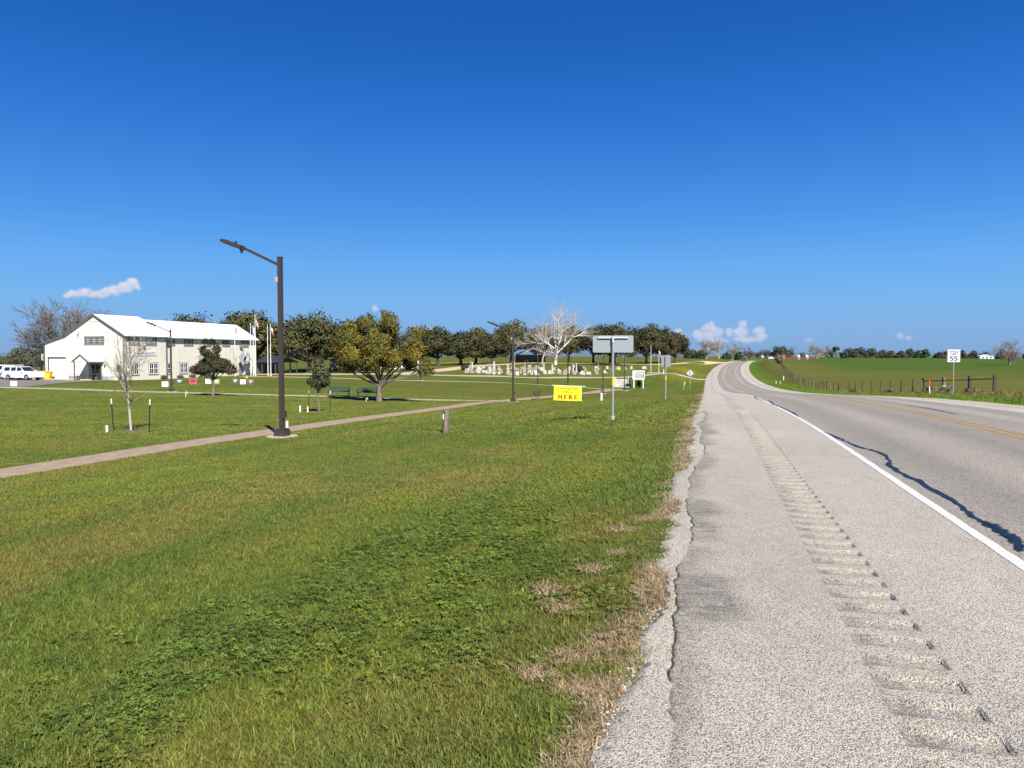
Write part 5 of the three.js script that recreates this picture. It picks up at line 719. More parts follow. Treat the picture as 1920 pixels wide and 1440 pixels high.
// ---------------------------------------------------------------- benches
function bench(label, x, z, rot) {                    // sitter looks towards +z; a rolled perforated-steel seat
  const t = thing('park_bench', label, 'bench', x, z, { rot, group: 'green park benches' }), Wd = 1.75;
  const prof = [[0.30, 0.40], [0.28, 0.435], [0.2, 0.44], [0.0, 0.425], [-0.14, 0.43], [-0.2, 0.50], [-0.26, 0.68], [-0.30, 0.84], [-0.34, 0.87]], G = [], H2 = []; for (let i = 1; i < prof.length; i++) (i < 5 ? G : H2).push(bar([0, prof[i - 1][1], prof[i - 1][0]], [0, prof[i][1], prof[i][0]], Wd, 0.022));
  mesh('seat', G, M.green, t); mesh('backrest', H2, M.green, t); const f = []; for (let k = 0; k < 22; k++) f.push(bar([-Wd / 2 + 0.05 + k * 0.079, 0.47, -0.165], [-Wd / 2 + 0.05 + k * 0.079, 0.84, -0.285], 0.02, 0.012)); mesh('slats', f, M.green, t).userData.kind = 'stuff';
  for (const s of [-1, 1]) { const x2 = s * (Wd / 2 - 0.06); mesh('leg', [bar([x2, -0.2, 0.1], [x2, 0.42, 0.1], 0.06), bar([x2, -0.2, -0.12], [x2, 0.44, -0.12], 0.06)], M.black, t); const c = new THREE.CatmullRomCurve3([V(s * Wd / 2, 0.43, 0.28), V(s * Wd / 2, 0.58, 0.33), V(s * Wd / 2, 0.66, 0.2), V(s * Wd / 2, 0.66, -0.1), V(s * Wd / 2, 0.62, -0.24)]); mesh('armrest', plain(new THREE.TubeGeometry(c, 16, 0.025, 6)), M.black, t); }
  return t;
}
const bn = bench('green metal bench directly beside the round yellow-green tree', -29.6, -62.9, 0.35);
dup(bn, 'green metal bench one step farther from the tree, behind the sapling stake', -31.9, -62.1, { rot: 0.35 }); dup(bn, 'green metal bench seen end-on beside the path near the banner', -15.1, -67.2, { rot: -1.35 }); dup(bn, 'green metal bench in front of the white stone wall', -13.6, -129.4, { rot: -0.9 });

// ---------------------------------------------------------------- posts, stakes and pipes
{
  const t = thing('wooden_post', 'short weathered leaning wooden post stump in the lawn', 'post', -7.7, -21.8); const g = new THREE.CylinderGeometry(0.085, 0.105, 0.78, 12, 8), p = g.attributes.position, R = rng(9); for (let i = 0; i < p.count; i++) { const y = p.getY(i), a = Math.atan2(p.getZ(i), p.getX(i)), n = 1 + (noise(a * 2 + 9, y * 3) - 0.5) * 0.35; p.setX(i, p.getX(i) * n + y * 0.06 - (y > 0.3 ? 0.02 : 0)); p.setZ(i, p.getZ(i) * n); if (y > 0.38) p.setY(i, y + (noise(a * 2, 3) - 0.6) * 0.06); } g.translate(0, 0.28, 0); g.computeVertexNormals();
  mesh('stump', plain(g), M.wood, t); mesh('paper_scrap', [box(0.03, 0.12, 0.07, [-0.07, 0.46, 0.06], [0, 0.6, 0.1]), box(0.03, 0.05, 0.03, [-0.06, 0.54, 0.07], [0, 0.6, 0])], M.whitePlain, t);
}
const stakeLabel = ['dark steel stake with white tip, left of the bare sapling', 'dark steel stake with white tip, right of the bare sapling', 'dark steel stake with white tip, left of the oak sapling', 'dark steel stake with white tip, right of the oak sapling'];
[[-21.35, -23.7, 0.06], [-19.3, -23.1, -0.05], [-21.6, -38.4, -0.01], [-19.95, -37.7, -0.03]].forEach(([x, z, l], i) => { const t = thing('steel_stake', stakeLabel[i], 'stake', x, z, { group: 'sapling stakes' }); t.rotation.z = l; mesh('stake', [box(0.035, 1.15, 0.012, [0, 0.5, 0]), box(0.012, 1.15, 0.03, [0, 0.5, -0.012])], M.black, t); mesh('white_tip', [box(0.042, 0.2, 0.02, [0, 1.1, 0])], M.pvc, t); });
const pipe = (label, x, z, h, hook) => { const t = thing('irrigation_pipe', label, 'pipe', x, z, { group: 'white irrigation pipes' }); mesh('pipe', hook ? plain(new THREE.TubeGeometry(new THREE.CatmullRomCurve3([V(0, -0.1, 0), V(0, h * 0.8, 0), V(0.04, h, 0), V(0.11, h * 0.97, 0), V(0.13, h * 0.7, 0)]), 20, 0.025, 8)) : rod([0, -0.1, 0], [0, h, 0], 0.045, 0.045, 12), M.pvc, t); mesh('cap', cyl(hook ? 0.02 : 0.05, hook ? 0.02 : 0.05, 0.04, 10, [hook ? 0.13 : 0, hook ? h * 0.68 : h, 0]), M.pvc, t); };
pipe('white pipe standing beside the bare sapling', -21.0, -23.0, 0.24); pipe('white pipe standing beside the oak sapling', -21.75, -37.7, 0.36); pipe('thin white pipe by the oak sapling stake', -21.4, -37.9, 0.3); pipe('hooked white pipe at the foot of the small dark oak', -38.6, -50.2, 0.42, 1); pipe('hooked white pipe at the foot of the tree by the benches', -25.9, -54.8, 0.3, 1); pipe('white utility pipe stub behind the nearest lamp post', -14.0, -23.4, 0.35);
{
  const a = thing('marker_post', 'white plastic utility marker stub beside a thin brown marker', 'post', -7.8, -56.2); mesh('post', rod([0, -0.2, 0], [0, 0.55, 0], 0.085, 0.085, 14), M.pvc, a); mesh('cap', cyl(0.09, 0.085, 0.04, 14, [0, 0.57, 0]), M.pvc, a);
  const b = thing('marker_post', 'thin brown marker post with rust-coloured tag', 'post', -8.6, -62); mesh('post', box(0.07, 1.5, 0.03, [0, 0.65, 0]), M.woodGrey, b); mesh('tag', box(0.13, 0.2, 0.05, [0, 1.36, 0.02]), M.rust, b);
  const c = thing('delineator', 'leaning yellow and white roadside marker near the diamond sign', 'post', -4.6, -134); c.rotation.z = -0.18; mesh('post', box(0.12, 1.1, 0.05, [0, 0.4, 0]), M.galv, c); mesh('yellow_sleeve', box(0.2, 0.35, 0.1, [0, 0.9, 0]), M.reflYellow, c); mesh('white_cap', box(0.16, 0.18, 0.12, [0.05, 1.15, 0]), M.pvc, c);
  const d = thing('marker_post', 'orange and white pipeline marker post before the fence corner', 'post', 18.0, -72.2); mesh('post', cyl(0.055, 0.055, 0.85, 12, [0, 0.32, 0]), M.pvc, d); mesh('orange_top', cyl(0.058, 0.058, 0.5, 12, [0, 0.98, 0]), mat(RGB(0.72, 0.08, 0.03), 0.5), d); d.rotation.z = 0.05;
  [['white utility post in the yellow-flowered verge', 16.0, -186, M.pvc, 0.9], ['short pale green utility post in the verge', 13.6, -176, mat(RGB(0.35, 0.62, 0.52), 0.6), 0.55], ['short yellow utility post in the verge', 14.1, -172, M.reflYellow, 0.55], ['white utility post beside the driveway', -11.0, -186, M.pvc, 1.0]].forEach(([l, x, z, m, h]) => { const t = thing('utility_post', l, 'post', x, z); mesh('post', rod([0, -0.2, 0], [0, h, 0], 0.11, 0.11, 10), m, t); mesh('cap', cyl(0.13, 0.10, 0.08, 10, [0, h + 0.03, 0]), m, t); });
}
// ---------------------------------------------------------------- white stone wall and notice board
{
  const t = thing('stone_wall', 'short white limestone wall with two end pillars', 'wall', -14.9, -133.2, { rot: 0.1 }), R = rng(66), sg = new THREE.BoxGeometry(1, 1, 1), tones = [M.stone, mat(RGB(0.58, 0.56, 0.52), 0.9, { map: mottle }), mat(RGB(0.72, 0.70, 0.66), 0.9, { map: mottle })];
  mesh('core', box(2.0, 1.5, 0.25, [-0.1, 0.65, 0]), M.stoneGrey, t);
  for (let r = 0; r < 7; r++) { let x = -1.08; while (x < 0.86) { const w = Math.min(0.2 + R() * 0.25, 0.9 - x), s = mesh('stone', sg, tones[(R() * 3) | 0], t); s.scale.set(w - 0.02, 0.19, 0.06 + R() * 0.03); s.position.set(x + w / 2, 0.1 + r * 0.21, 0.135); x += w; } }
  for (const x of [-1.3, 1.22]) { mesh('pillar', box(0.46, 1.7, 0.5, [x, 0.75, 0]), M.stone, t); mesh('capstone', box(0.56, 0.12, 0.6, [x, 1.66, 0]), tones[2], t); }
  const n = thing('notice_board', 'pale framed notice board on two white posts beside the stone wall', 'sign', -12.0, -132.2, { rot: 0.1 }); for (const x of [-0.78, 0.78]) mesh('post', box(0.14, 3.0, 0.14, [x, 1.35, 0]), M.whitePlain, n); mesh('panel', box(1.75, 1.3, 0.06, [0, 2.25, 0.04]), mat(RGB(0.42, 0.45, 0.42), 0.7, { map: mottle }), n); mesh('frame', [box(2.0, 0.13, 0.14, [0, 2.95, 0.03]), box(2.0, 0.13, 0.14, [0, 1.56, 0.03]), box(0.13, 1.3, 0.14, [-0.95, 2.25, 0.03]), box(0.13, 1.3, 0.14, [0.95, 2.25, 0.03])], M.whitePlain, n); for (const [x, y] of [[-0.6, 2.6], [0.62, 2.5]]) mesh('paper', box(0.28, 0.24, 0.01, [x, y, 0.08]), M.whitePlain, n); for (const x of [-0.8, 0.8]) mesh('foot', box(0.3, 0.12, 0.3, [x, 0.02, 0]), M.paleConcrete, n);
}
// ---------------------------------------------------------------- flags
function flagTex(draw) { return mat(RGB(0.9, 0.9, 0.9), 0.8, { map: canvasTex(384, 240, draw) }); }
const stripes = flagTex((g, w, h) => { for (let i = 0; i < 13; i++) { g.fillStyle = i % 2 ? '#f4f2ee' : '#a8202f'; g.fillRect(0, i * h / 13, w, h / 13 + 1); } g.fillStyle = '#232a52'; g.fillRect(0, 0, w * 0.4, h * 7 / 13); g.fillStyle = '#f4f2ee'; for (let r = 0; r < 9; r++) for (let c = 0; c < (r % 2 ? 5 : 6); c++) g.fillRect(8 + c * 25 + (r % 2 ? 12 : 0), 7 + r * 13.4, 5, 5); });
const loneStar = flagTex((g, w, h) => { g.fillStyle = '#f4f2ee'; g.fillRect(0, 0, w, h / 2); g.fillStyle = '#b02733'; g.fillRect(0, h / 2, w, h / 2); g.fillStyle = '#27407f'; g.fillRect(0, 0, w / 3, h); g.fillStyle = '#f4f2ee'; g.beginPath(); for (let k = 0; k < 10; k++) { const r = k % 2 ? 20 : 48, a = -Math.PI / 2 + k * Math.PI / 5; g.lineTo(w / 6 + Math.cos(a) * r, h / 2 + Math.sin(a) * r); } g.fill(); });
const redFlag = flagTex((g, w, h) => { g.fillStyle = '#b3222c'; g.fillRect(0, 0, w, h); g.fillStyle = '#f4f2ee'; g.fillRect(w * 0.28, 0, w * 0.12, h); g.fillRect(0, h * 0.42, w, h * 0.16); }), whiteFlag = flagTex((g, w, h) => { g.fillStyle = '#eff1f4'; g.fillRect(0, 0, w, h); g.fillStyle = '#9aa7c4'; g.fillRect(w * 0.38, h * 0.35, w * 0.24, h * 0.3); }), blueFlag = flagTex((g, w, h) => { g.fillStyle = '#26366e'; g.fillRect(0, 0, w, h); g.fillStyle = '#c9cfdc'; g.fillRect(w * 0.4, h * 0.3, w * 0.2, h * 0.4); });
function flagpole(label, x, z, h, flagMat, fw = 1.5, fh = 0.95, seed = 1, y) {
  const t = thing('flagpole', label, 'flagpole', x, z, { y, group: 'white flagpoles' }); mesh('pole', cyl(0.06, 0.035, h + 0.3, 12, [0, h / 2 - 0.15, 0]), M.whitePlain, t); mesh('finial', plain(new THREE.SphereGeometry(0.08, 12, 8).translate(0, h + 0.06, 0)), M.alu, t); mesh('base_collar', cyl(0.12, 0.08, 0.14, 12, [0, 0.05, 0]), M.alu, t);
  if (flagMat) { const g = new THREE.PlaneGeometry(fw, fh, 22, 12), p = g.attributes.position; for (let i = 0; i < p.count; i++) { const u = p.getX(i) / fw + 0.5, v = 0.5 - p.getY(i) / fh, drop = 0.85 * fw * u * u * 0.75; p.setXYZ(i, u * fw * 0.36 + 0.05 + 0.06 * Math.sin(u * 9 + seed) * u, -v * fh - drop, Math.sin(u * 11 + v * 2.2 + seed) * 0.13 * Math.min(1, u * 3) + u * fw * 0.22); } g.computeVertexNormals(); mesh('flag', plain(g), flagMat, t).position.set(0.03, h - 0.1, 0); } return t;
}
flagpole('white flagpole with a drooping red flag before the building wall', -78.3, -114.6, 8.6, redFlag, 1.5, 0.95, 2); flagpole('flagpole with a furled dark blue flag at the building corner', -76.3, -116.2, 8.8, blueFlag, 0.9, 0.9, 3); flagpole('flagpole with a plain white flag at the building corner', -75.8, -116.2, 8.5, whiteFlag, 1.6, 1.0, 4); flagpole('tallest flagpole, flying the striped flag with a blue canton', -74.8, -115.3, 10.3, stripes, 1.9, 1.15, 5); flagpole('flagpole with a furled blue flag beyond the striped one', -72.9, -116, 8.6, blueFlag, 0.8, 0.95, 6); flagpole('flagpole with a red, white and blue single-star flag', -72.1, -115.6, 8.6, loneStar, 1.8, 1.15, 8);
{ flagpole('white flagpole without a flag in the cemetery lawn', -14.7, -195.4, 7.0, null); flagpole('shorter white flagpole with a limp white flag in the cemetery lawn', -12.8, -196.2, 5.6, whiteFlag, 1.3, 0.9, 3); const s = mesh('memorial_slab', extrude([[-1.9, -0.2], [1.9, -0.2], [1.9, 0.12], [-1.9, 0.12]], 1.4, 0.02), M.paleConcrete); s.position.set(-13.7, ground(-13.7, -195.9), -195.9); tag(s, 'pale concrete slab at the foot of two flagpoles', 'slab'); }

// ---------------------------------------------------------------- cemetery
{
  const R = rng(404), grp = 'gravestones in the cemetery', mats = [M.stone, M.stone, M.stoneGrey, M.stone, M.stoneRed];
  const protos = [
    (m) => { const t = thing('gravestone', 'upright rounded gravestone in the cemetery rows', 'gravestone', 0, 0, { group: grp, y: 0 }); mesh('tablet', extrude([[-0.32, 0], [0.32, 0], [0.32, 0.7], [0.2, 0.86], [0, 0.92], [-0.2, 0.86], [-0.32, 0.7]], 0.16, 0.02), m, t); mesh('plinth', box(0.9, 0.2, 0.36, [0, 0.04, 0]), M.paleConcrete, t); return t; },
    (m) => { const t = thing('gravestone', 'tall pointed obelisk gravestone in the cemetery', 'gravestone', 0, 0, { group: grp, y: 0 }); const g = new THREE.CylinderGeometry(0.15, 0.26, 1.7, 4); g.rotateY(Math.PI / 4); mesh('shaft', [pose(g, [0, 1.2, 0]), pose(new THREE.ConeGeometry(0.212, 0.25, 4).rotateY(Math.PI / 4), [0, 2.17, 0])], m, t); mesh('plinth', [box(0.8, 0.24, 0.8, [0, 0.06, 0]), box(0.56, 0.24, 0.56, [0, 0.28, 0])], M.paleConcrete, t); return t; },
    (m) => { const t = thing('gravestone', 'wide low granite gravestone in the cemetery rows', 'gravestone', 0, 0, { group: grp, y: 0 }); mesh('tablet', extrude([[-0.6, 0.1], [0.6, 0.1], [0.6, 0.66], [0.3, 0.74], [-0.3, 0.74], [-0.6, 0.66]], 0.22, 0.02), m, t); mesh('plinth', box(1.5, 0.2, 0.42, [0, 0.02, 0]), M.paleConcrete, t); return t; },
    (m) => { const t = thing('gravestone', 'gravestone topped by a small cross in the cemetery', 'gravestone', 0, 0, { group: grp, y: 0 }); mesh('cross', [box(0.16, 0.9, 0.14, [0, 0.95, 0]), box(0.56, 0.15, 0.13, [0, 1.12, 0])], m, t); mesh('plinth', [box(0.6, 0.5, 0.4, [0, 0.25, 0])], m, t); return t; },
    (m) => { const t = thing('grave_slab', 'flat pale slab covering a grave in the cemetery', 'gravestone', 0, 0, { group: grp, y: 0 }); mesh('slab', box(1.0, 0.24, 2.0, [0, 0.06, 0]), m, t); mesh('head', box(0.7, 0.5, 0.16, [0, 0.38, -0.8]), m, t); return t; },
  ];
  const made = []; let used = 0;
  const place = (x, z, kind, mi) => { const key = kind * 10 + mi; const rot = 0.2 + (R() - 0.5) * 0.25; if (!made[key]) { made[key] = protos[kind](mats[mi]); made[key].position.set(x, ground(x, z), z); made[key].rotation.y = rot; } else dup(made[key], null, x, z, { rot, scale: 0.62 + R() * 0.4 }); used++; };
  // rows run across the slope between the driveway and the gravel lane
  for (let r = 0; r < 9; r++) for (let c = 0; c < 15; c++) { const u = c / 14, v = r / 8; if (R() < 0.26 + 0.16 * v) continue; const x = lerp(lerp(-51, -33, u), lerp(-57, -22, u), v) + (R() - 0.5) * 0.9, z = lerp(lerp(-156, -176, u), lerp(-181, -207, u), v) + (R() - 0.5) * 1.2; const q = R(); place(x, z, q < 0.4 ? 0 : q < 0.56 ? 1 : q < 0.74 ? 2 : q < 0.82 ? 3 : 4, (R() * 5) | 0); }
  console.log('graves', used);
  place(-35.6, -174.2, 1, 0); place(-32.6, -189.6, 1, 1); place(-29, -197, 3, 0); place(-24, -207, 0, 2); place(-21, -210, 0, 0); place(-18, -215, 2, 1);
}
// ---------------------------------------------------------------- fences on the right
{
  const fx = (z) => { const P = [[-60, 19.6], [-72, 20.2], [-85, 19.6], [-100, 17.4], [-113, 16.4], [-130, 16.2], [-150, 16.5], [-172, 17.2], [-205, 18.8], [-244, 21], [-311, 25.4], [-420, 33.5]]; for (let i = 1; i < P.length; i++) if (z >= P[i][0]) { const t = (z - P[i - 1][0]) / (P[i][0] - P[i - 1][0]); return lerp(P[i - 1][1], P[i][1], t); } return 33.5; };
  const t = thing('wire_fence', 'wire field fence on slim posts along the highway verge', 'fence', fx(-90), -90, { y: 0 }), R = rng(88), pg = box(0.1, 1.5, 0.1, [0, 0.55, 0]), pg2 = rod([0, -0.2, 0], [0, 1.3, 0], 0.07, 0.06, 7), at = (z) => { const x = fx(z); return [x - fx(-90), ground(x, z), z + 90]; };
  const zs = []; for (let z = -82; z > -415; z -= z > -180 ? 2.9 : 4.2) zs.push(z);
  for (const z of zs) { const p = mesh('post', R() < 0.7 ? pg : pg2, R() < 0.6 ? M.woodGrey : M.wood, t), q = at(z); p.position.set(...q); p.rotation.set((R() - 0.5) * 0.08, R(), (R() - 0.5) * 0.08); p.scale.y = 0.85 + R() * 0.25; }
  const w = []; for (let i = 1; i < zs.length; i++) for (const h of [0.3, 0.62, 0.94, 1.18]) { const a = at(zs[i - 1]), b = at(zs[i]); w.push(rod([a[0], a[1] + h, a[2]], [b[0], b[1] + h, b[2]], 0.006, 0.006, 3)); } mesh('wire', w, M.wire, t).userData.kind = 'stuff';
  const e = thing('rail_fence', 'wooden corner fence of weathered posts and pipe rails behind the speed limit sign', 'fence', 19.6, -61.5, { y: 0 }), E = [[19.5, -61.5], [19.9, -68.3], [20.6, -78], [20.4, -84]];
  E.forEach(([x, z], i) => { const y = ground(x, z); mesh('post', box(0.2, 1.7, 0.2, [x - 19.6, y + 0.5, z + 61.5], [0, 0.2 * i, 0.02 * (i - 1)]), i === 2 ? M.wood : M.woodGrey, e); if (i === 2) mesh('white_panel', box(0.32, 0.6, 0.24, [x - 19.6, y + 0.35, z + 61.55]), M.stone, e); if (i) { const [a, b] = E[i - 1], ya = ground(a, b); mesh('rail', rod([a - 19.6, ya + 1.05, b + 61.5], [x - 19.6, y + 1.08, z + 61.5], 0.05, 0.05, 8), i === 3 ? M.woodGrey : M.wood, e); mesh('wire', [0.35, 0.7].map((h) => rod([a - 19.6, ya + h, b + 61.5], [x - 19.6, y + h, z + 61.5], 0.008, 0.008, 4)), M.wire, e); } });
  const r = thing('rusty_fence', 'rust-red fence with brick pillars on the rise beyond the field', 'fence', 37, -440, { y: 0 }), F0 = [36.5, -425], F1 = [57, -458]; for (let i = 0; i <= 16; i++) { const u = i / 16, x = lerp(F0[0], F1[0], u), z = lerp(F0[1], F1[1], u), y = ground(x, z); if (i % 16 === 0) mesh('pillar', box(1.4, 3.0, 1.4, [x - 37, y + 1.2, z + 440]), M.brick, r); else mesh('post', box(0.3, 1.7, 0.3, [x - 37, y + 0.85, z + 440]), M.rust, r); if (i) { const v = (i - 1) / 16, x0 = lerp(F0[0], F1[0], v), z0 = lerp(F0[1], F1[1], v), y0 = ground(x0, z0); for (const h of [0.5, 0.95, 1.4]) mesh('rail', bar([x0 - 37, y0 + h, z0 + 440], [x - 37, y + h, z + 440], 0.28, 0.1), M.rust, r); } }
  [[46.5, -452], [52, -462]].forEach(([x, z], i) => { const tk = thing('storage_tank', ['rounded white tank behind the middle of the rusty fence', 'rounded white tank nearer the far end of the rusty fence'][i], 'tank', x, z); mesh('shell', plain(new THREE.LatheGeometry([[0, 0], [0.85, 0], [0.85, 2.1], [0.7, 2.4], [0.3, 2.55], [0, 2.6]].map((p) => new THREE.Vector2(...p)), 18)), M.whitePlain, tk); mesh('lid', cyl(0.25, 0.25, 0.2, 10, [0, 2.62, 0]), M.trimMid, tk); });
  // hedge tangle at the foot of the fence, left end
  [[20.3, -76, 1.3, 0.6], [20.2, -81, 1.5, 0.6], [19.6, -66.5, 1.2, 0.4], [18.8, -91, 1.3, 0.5], [17.3, -103, 1.4, 0.5], [24.6, -300, 2.6, 2.0], [26, -325, 3, 2.4], [29, -360, 3.2, 2.6], [31.5, -395, 3.4, 2.8]].forEach(([x, z, w, h], i) => bush(['brown bramble at the corner fence', 'brown bramble at the end of the corner fence', 'low bramble behind the speed limit sign', 'bramble under the first fence wires', 'bramble in the bottom of the fence line', 'brown thicket on the fence where it starts to climb', 'brown thicket halfway up the climbing fence', 'brown thicket high on the climbing fence', 'brown thicket at the top of the climbing fence'][i], x, z, w, h, 500 + i, [[0.22, 0.165, 0.11], [0.17, 0.13, 0.085], [0.13, 0.13, 0.06]], i > 4 ? 900 : 260, i > 4 ? 0.3 : 0.1, 'bramble'));
}
// ---------------------------------------------------------------- yard signs along the cross path
{
  const cols = [['#f3f3f1', '#9aa3ad', 'blank white'], ['#f3f3f1', '#8892a0', 'white'], ['#1c1f24', '#e6e6e6', 'black and white'], ['#c8455a', '#3a1820', 'pink-red'], ['#eef0f0', '#9aa3ad', 'plain white'], ['#7fa64a', '#dfe8c8', 'light green'], ['#20303a', '#e8ecee', 'dark teal'], ['#f3f3f1', '#aab0b8', 'white'], ['#5b2a30', '#d9c9c9', 'dark red'], ['#f3f3f1', '#aab0b8', 'white']];
  const where = ['alone near the parking lot', 'before the lettered side of the building', 'behind the cross path lamp post', 'in the row before the building', 'next after the pink-red one', 'behind the trunk of the small dark oak', 'past the small dark oak', 'last but one in the row', 'overlapping the last white one', 'close to the side porch of the building'];
  [[-67, -61.4], [-49.6, -61.6], [-53.8, -69], [-52.6, -69.6], [-51.2, -70.2], [-50.2, -70.2], [-49.6, -72.6], [-47.6, -71], [-47.2, -71.8], [-77.8, -104.2]].forEach(([x, z], i) => { const t = thing('yard_sign', `${cols[i][2]} yard sign on wire legs ${where[i]}`, 'sign', x, z, { rot: 0.6, group: 'yard signs on the lawn' }), w = i === 3 ? 0.66 : 0.56, h = i === 3 ? 0.58 : 0.48; const p = mesh('panel', box(w, h, 0.012, [0, 0.55, 0]), M.whitePlain, t); mesh('print', plain(new THREE.PlaneGeometry(w - 0.01, h - 0.01)).translate(0, 0.55, 0.009), mat(RGB(0.9, 0.9, 0.9), 0.6, { map: canvasTex(128, 108, (g, W, H) => { g.fillStyle = cols[i][0]; g.fillRect(0, 0, W, H); g.fillStyle = cols[i][1]; g.fillRect(W * 0.14, H * 0.2, W * 0.72, H * 0.2); g.fillRect(W * 0.2, H * 0.52, W * 0.6, H * 0.1); g.fillRect(W * 0.2, H * 0.7, W * 0.5, H * 0.08); }) }), p); for (const x2 of [-0.15, 0.15]) mesh('wire_leg', rod([x2, -0.15, -0.01], [x2, 0.7, -0.01], 0.006, 0.006, 5), M.galv, t); });
  const y = thing('valve_marker', 'small yellow valve marker on a thin stake in the lawn', 'marker', -54.9, -82.7); mesh('stake', rod([0, -0.1, 0], [0, 0.7, 0], 0.012), M.galv, y); mesh('tag', box(0.24, 0.3, 0.06, [0, 0.6, 0]), M.binYellow, y);
}
// ---------------------------------------------------------------- court fence and hoop beside the building
{
  const t = thing('court_fence', 'tall dark chain-link court fence behind the parked vehicles', 'fence', -98, -99, { y: 0 }), X0 = -98, N = 8; const g = []; for (let i = 0; i <= N; i++) { const x = X0 - i * 3.6, z = -99 - i * 0.6, y = ground(x, z); mesh('post', rod([x + 98, y - 0.2, z + 99], [x + 98, y + 3.05, z + 99], 0.05, 0.05, 8), M.trim, t); if (i) { const x0 = x + 3.6, z0 = z + 0.6, y0 = ground(x0, z0); mesh('rail', [3.0, 0.1].map((h) => rod([x0 + 98, y0 + h, z0 + 99], [x + 98, y + h, z + 99], 0.035, 0.035, 6)), M.trim, t); const m = []; for (let k = 0; k < 24; k++) { const u = k / 24; m.push(rod([lerp(x0, x, u) + 98, y0 + 0.1, lerp(z0, z, u) + 99], [lerp(x0, x, clamp(u + 0.5)) + 98, y0 + (u > 0.5 ? 0.1 + 2.9 * (1 - u) * 2 : 3.0), lerp(z0, z, clamp(u + 0.5)) + 99], 0.004, 0.004, 3)); m.push(rod([lerp(x0, x, u) + 98, y0 + 3.0, lerp(z0, z, u) + 99], [lerp(x0, x, clamp(u + 0.5)) + 98, y0 + (u > 0.5 ? 3.0 - 2.9 * (1 - u) * 2 : 0.1), lerp(z0, z, clamp(u + 0.5)) + 99], 0.004, 0.004, 3)); } mesh('chain_link', m, M.trim, t).userData.kind = 'stuff'; } }
  const h = thing('basketball_hoop', 'basketball hoop with clear white-edged backboard beside the building', 'hoop', -98.6, -95.2); mesh('pole', [box(0.2, 2.6, 0.2, [0, 1.2, 0]), bar([0, 2.45, 0], [0.75, 3.0, 0.1], 0.16)], M.black, h); mesh('backboard', [box(1.2, 0.08, 0.05, [0.85, 3.65, 0.15]), box(1.2, 0.08, 0.05, [0.85, 2.8, 0.15]), box(0.08, 0.85, 0.05, [0.28, 3.22, 0.15]), box(0.08, 0.85, 0.05, [1.42, 3.22, 0.15])], M.whitePlain, h); mesh('board_panel', box(1.1, 0.8, 0.02, [0.85, 3.22, 0.15]), new THREE.MeshPhysicalMaterial({ color: RGB(0.8, 0.85, 0.9), transmission: 0.85, roughness: 0.1, side: THREE.DoubleSide }), h); mesh('ring', plain(new THREE.TorusGeometry(0.23, 0.02, 8, 20).rotateX(Math.PI / 2).translate(0.85, 3.0, 0.42)), mat(RGB(0.5, 0.1, 0.03), 0.5), h);
}
// ---------------------------------------------------------------- sheds and houses in the background
function pavilion(label, x, z, w, d, h, rise, roofM, rot = 0) { const t = thing('pavilion', label, 'pavilion', x, z, { rot }), an = Math.atan2(rise, w / 2 + 0.3); mesh('roof', [bar([-w / 2 - 0.3, h, 0], [0, h + rise, 0], 0.12, d + 0.6), bar([w / 2 + 0.3, h, 0], [0, h + rise, 0], 0.12, d + 0.6)], roofM, t); for (const sx of [-1, 1]) for (let k = 0; k < 4; k++) mesh('post', box(0.18, h + 0.4, 0.18, [sx * w / 2, h / 2 - 0.15, -d / 2 + k * d / 3]), M.woodGrey, t); mesh('back_wall', box(w, h, 0.12, [0, h / 2, -d / 2]), M.trim, t); mesh('table', [box(1.8, 0.08, 0.8, [-w * 0.2, 0.76, 0]), box(0.1, 0.8, 0.7, [-w * 0.2 - 0.6, 0.36, 0]), box(0.1, 0.8, 0.7, [-w * 0.2 + 0.6, 0.36, 0])], M.woodGrey, t); return t; }
pavilion('open shelter with a dark metal roof behind the flagpoles', -80.5, -131, 6.5, 4.5, 2.2, 1.1, M.roofDark, Math.PI / 2 - 0.1); pavilion('open grey-roofed pavilion in the shade of the oaks', -57.5, -247, 9, 8, 2.6, 2.2, M.roofGrey, 0.4);
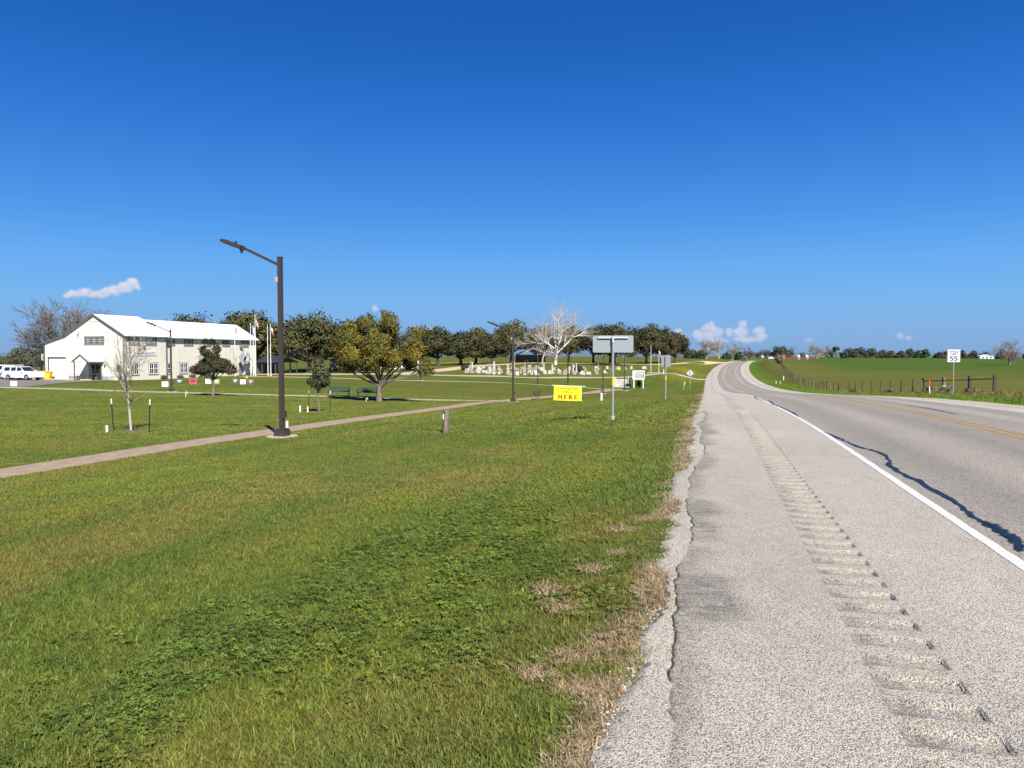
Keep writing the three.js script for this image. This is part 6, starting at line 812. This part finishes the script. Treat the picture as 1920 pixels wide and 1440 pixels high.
function house(label, x, z, w, d, h, rise, wallM, roofM, rot = 0) { const t = thing('house', label, 'house', x, z, { rot }); const s = new THREE.Shape([[-w / 2, -0.5], [w / 2, -0.5], [w / 2, h], [0, h + rise], [-w / 2, h]].map((p) => new THREE.Vector2(...p))), g = new THREE.ExtrudeGeometry(s, { depth: d, bevelEnabled: false }); g.translate(0, 0, -d / 2); mesh('wall', plain(g), wallM, t); mesh('roof', [bar([-w / 2 - 0.4, h - 0.15, 0], [0, h + rise + 0.1, 0], 0.12, d + 0.8), bar([w / 2 + 0.4, h - 0.15, 0], [0, h + rise + 0.1, 0], 0.12, d + 0.8)], roofM, t); for (const q of [-0.28, 0.28]) { const wn = mesh('window', [box(1.1, 1.2, 0.08, [q * w, h * 0.5, d / 2 + 0.03])], M.whitePlain, t); mesh('pane', box(0.9, 1.0, 0.04, [q * w, h * 0.5, d / 2 + 0.07]), M.glass, wn); } const dr = mesh('door', box(0.95, 2.0, 0.08, [0, 0.95, d / 2 + 0.03]), M.trimMid, t); mesh('handle', box(0.06, 0.06, 0.06, [0.35, 0.95, d / 2 + 0.09]), M.alu, dr); return t; }
house('white house glimpsed through the branches of the yellow-green tree', -73, -172, 9, 8, 2.8, 2.0, M.whitePlain, M.roof, 0.5); house('low white house behind the leaves left of the tree trunk', -86, -176, 12, 7, 2.4, 1.2, M.whitePlain, M.roofGrey, 0.4); house('small distant house with a reddish roof by the highway crest', -9.5, -496, 9, 9, 2.8, 2.6, M.brick, mat(RGB(0.24, 0.14, 0.11), 0.9), 1.2); house('long low white shed on the field skyline', 172, -560, 8, 5, 2.2, 0.7, M.whitePlain, M.roof, 0);
[['thin power pole on the field skyline near the dark pines', 96, -605, 8], ['thin power pole on the skyline near the white shed', 190, -600, 9]].forEach(([l, x, z, h]) => { const t = thing('power_pole', l, 'pole', x, z); mesh('pole', rod([0, -0.5, 0], [0, h, 0], 0.16, 0.12, 8), M.woodGrey, t); mesh('crossarm', box(2.2, 0.14, 0.14, [0, h - 0.6, 0]), M.woodGrey, t); });
{ const s = thing('road_sign', 'small white sign at the highway crest', 'sign', 27, -440); mesh('post', rod([0, -0.2, 0], [0, 2.2, 0], 0.05), M.galv, s); mesh('panel', box(0.8, 1.0, 0.03, [0, 2.3, 0.06]), M.whitePlain, s); }

renderer.render(scene, camera);
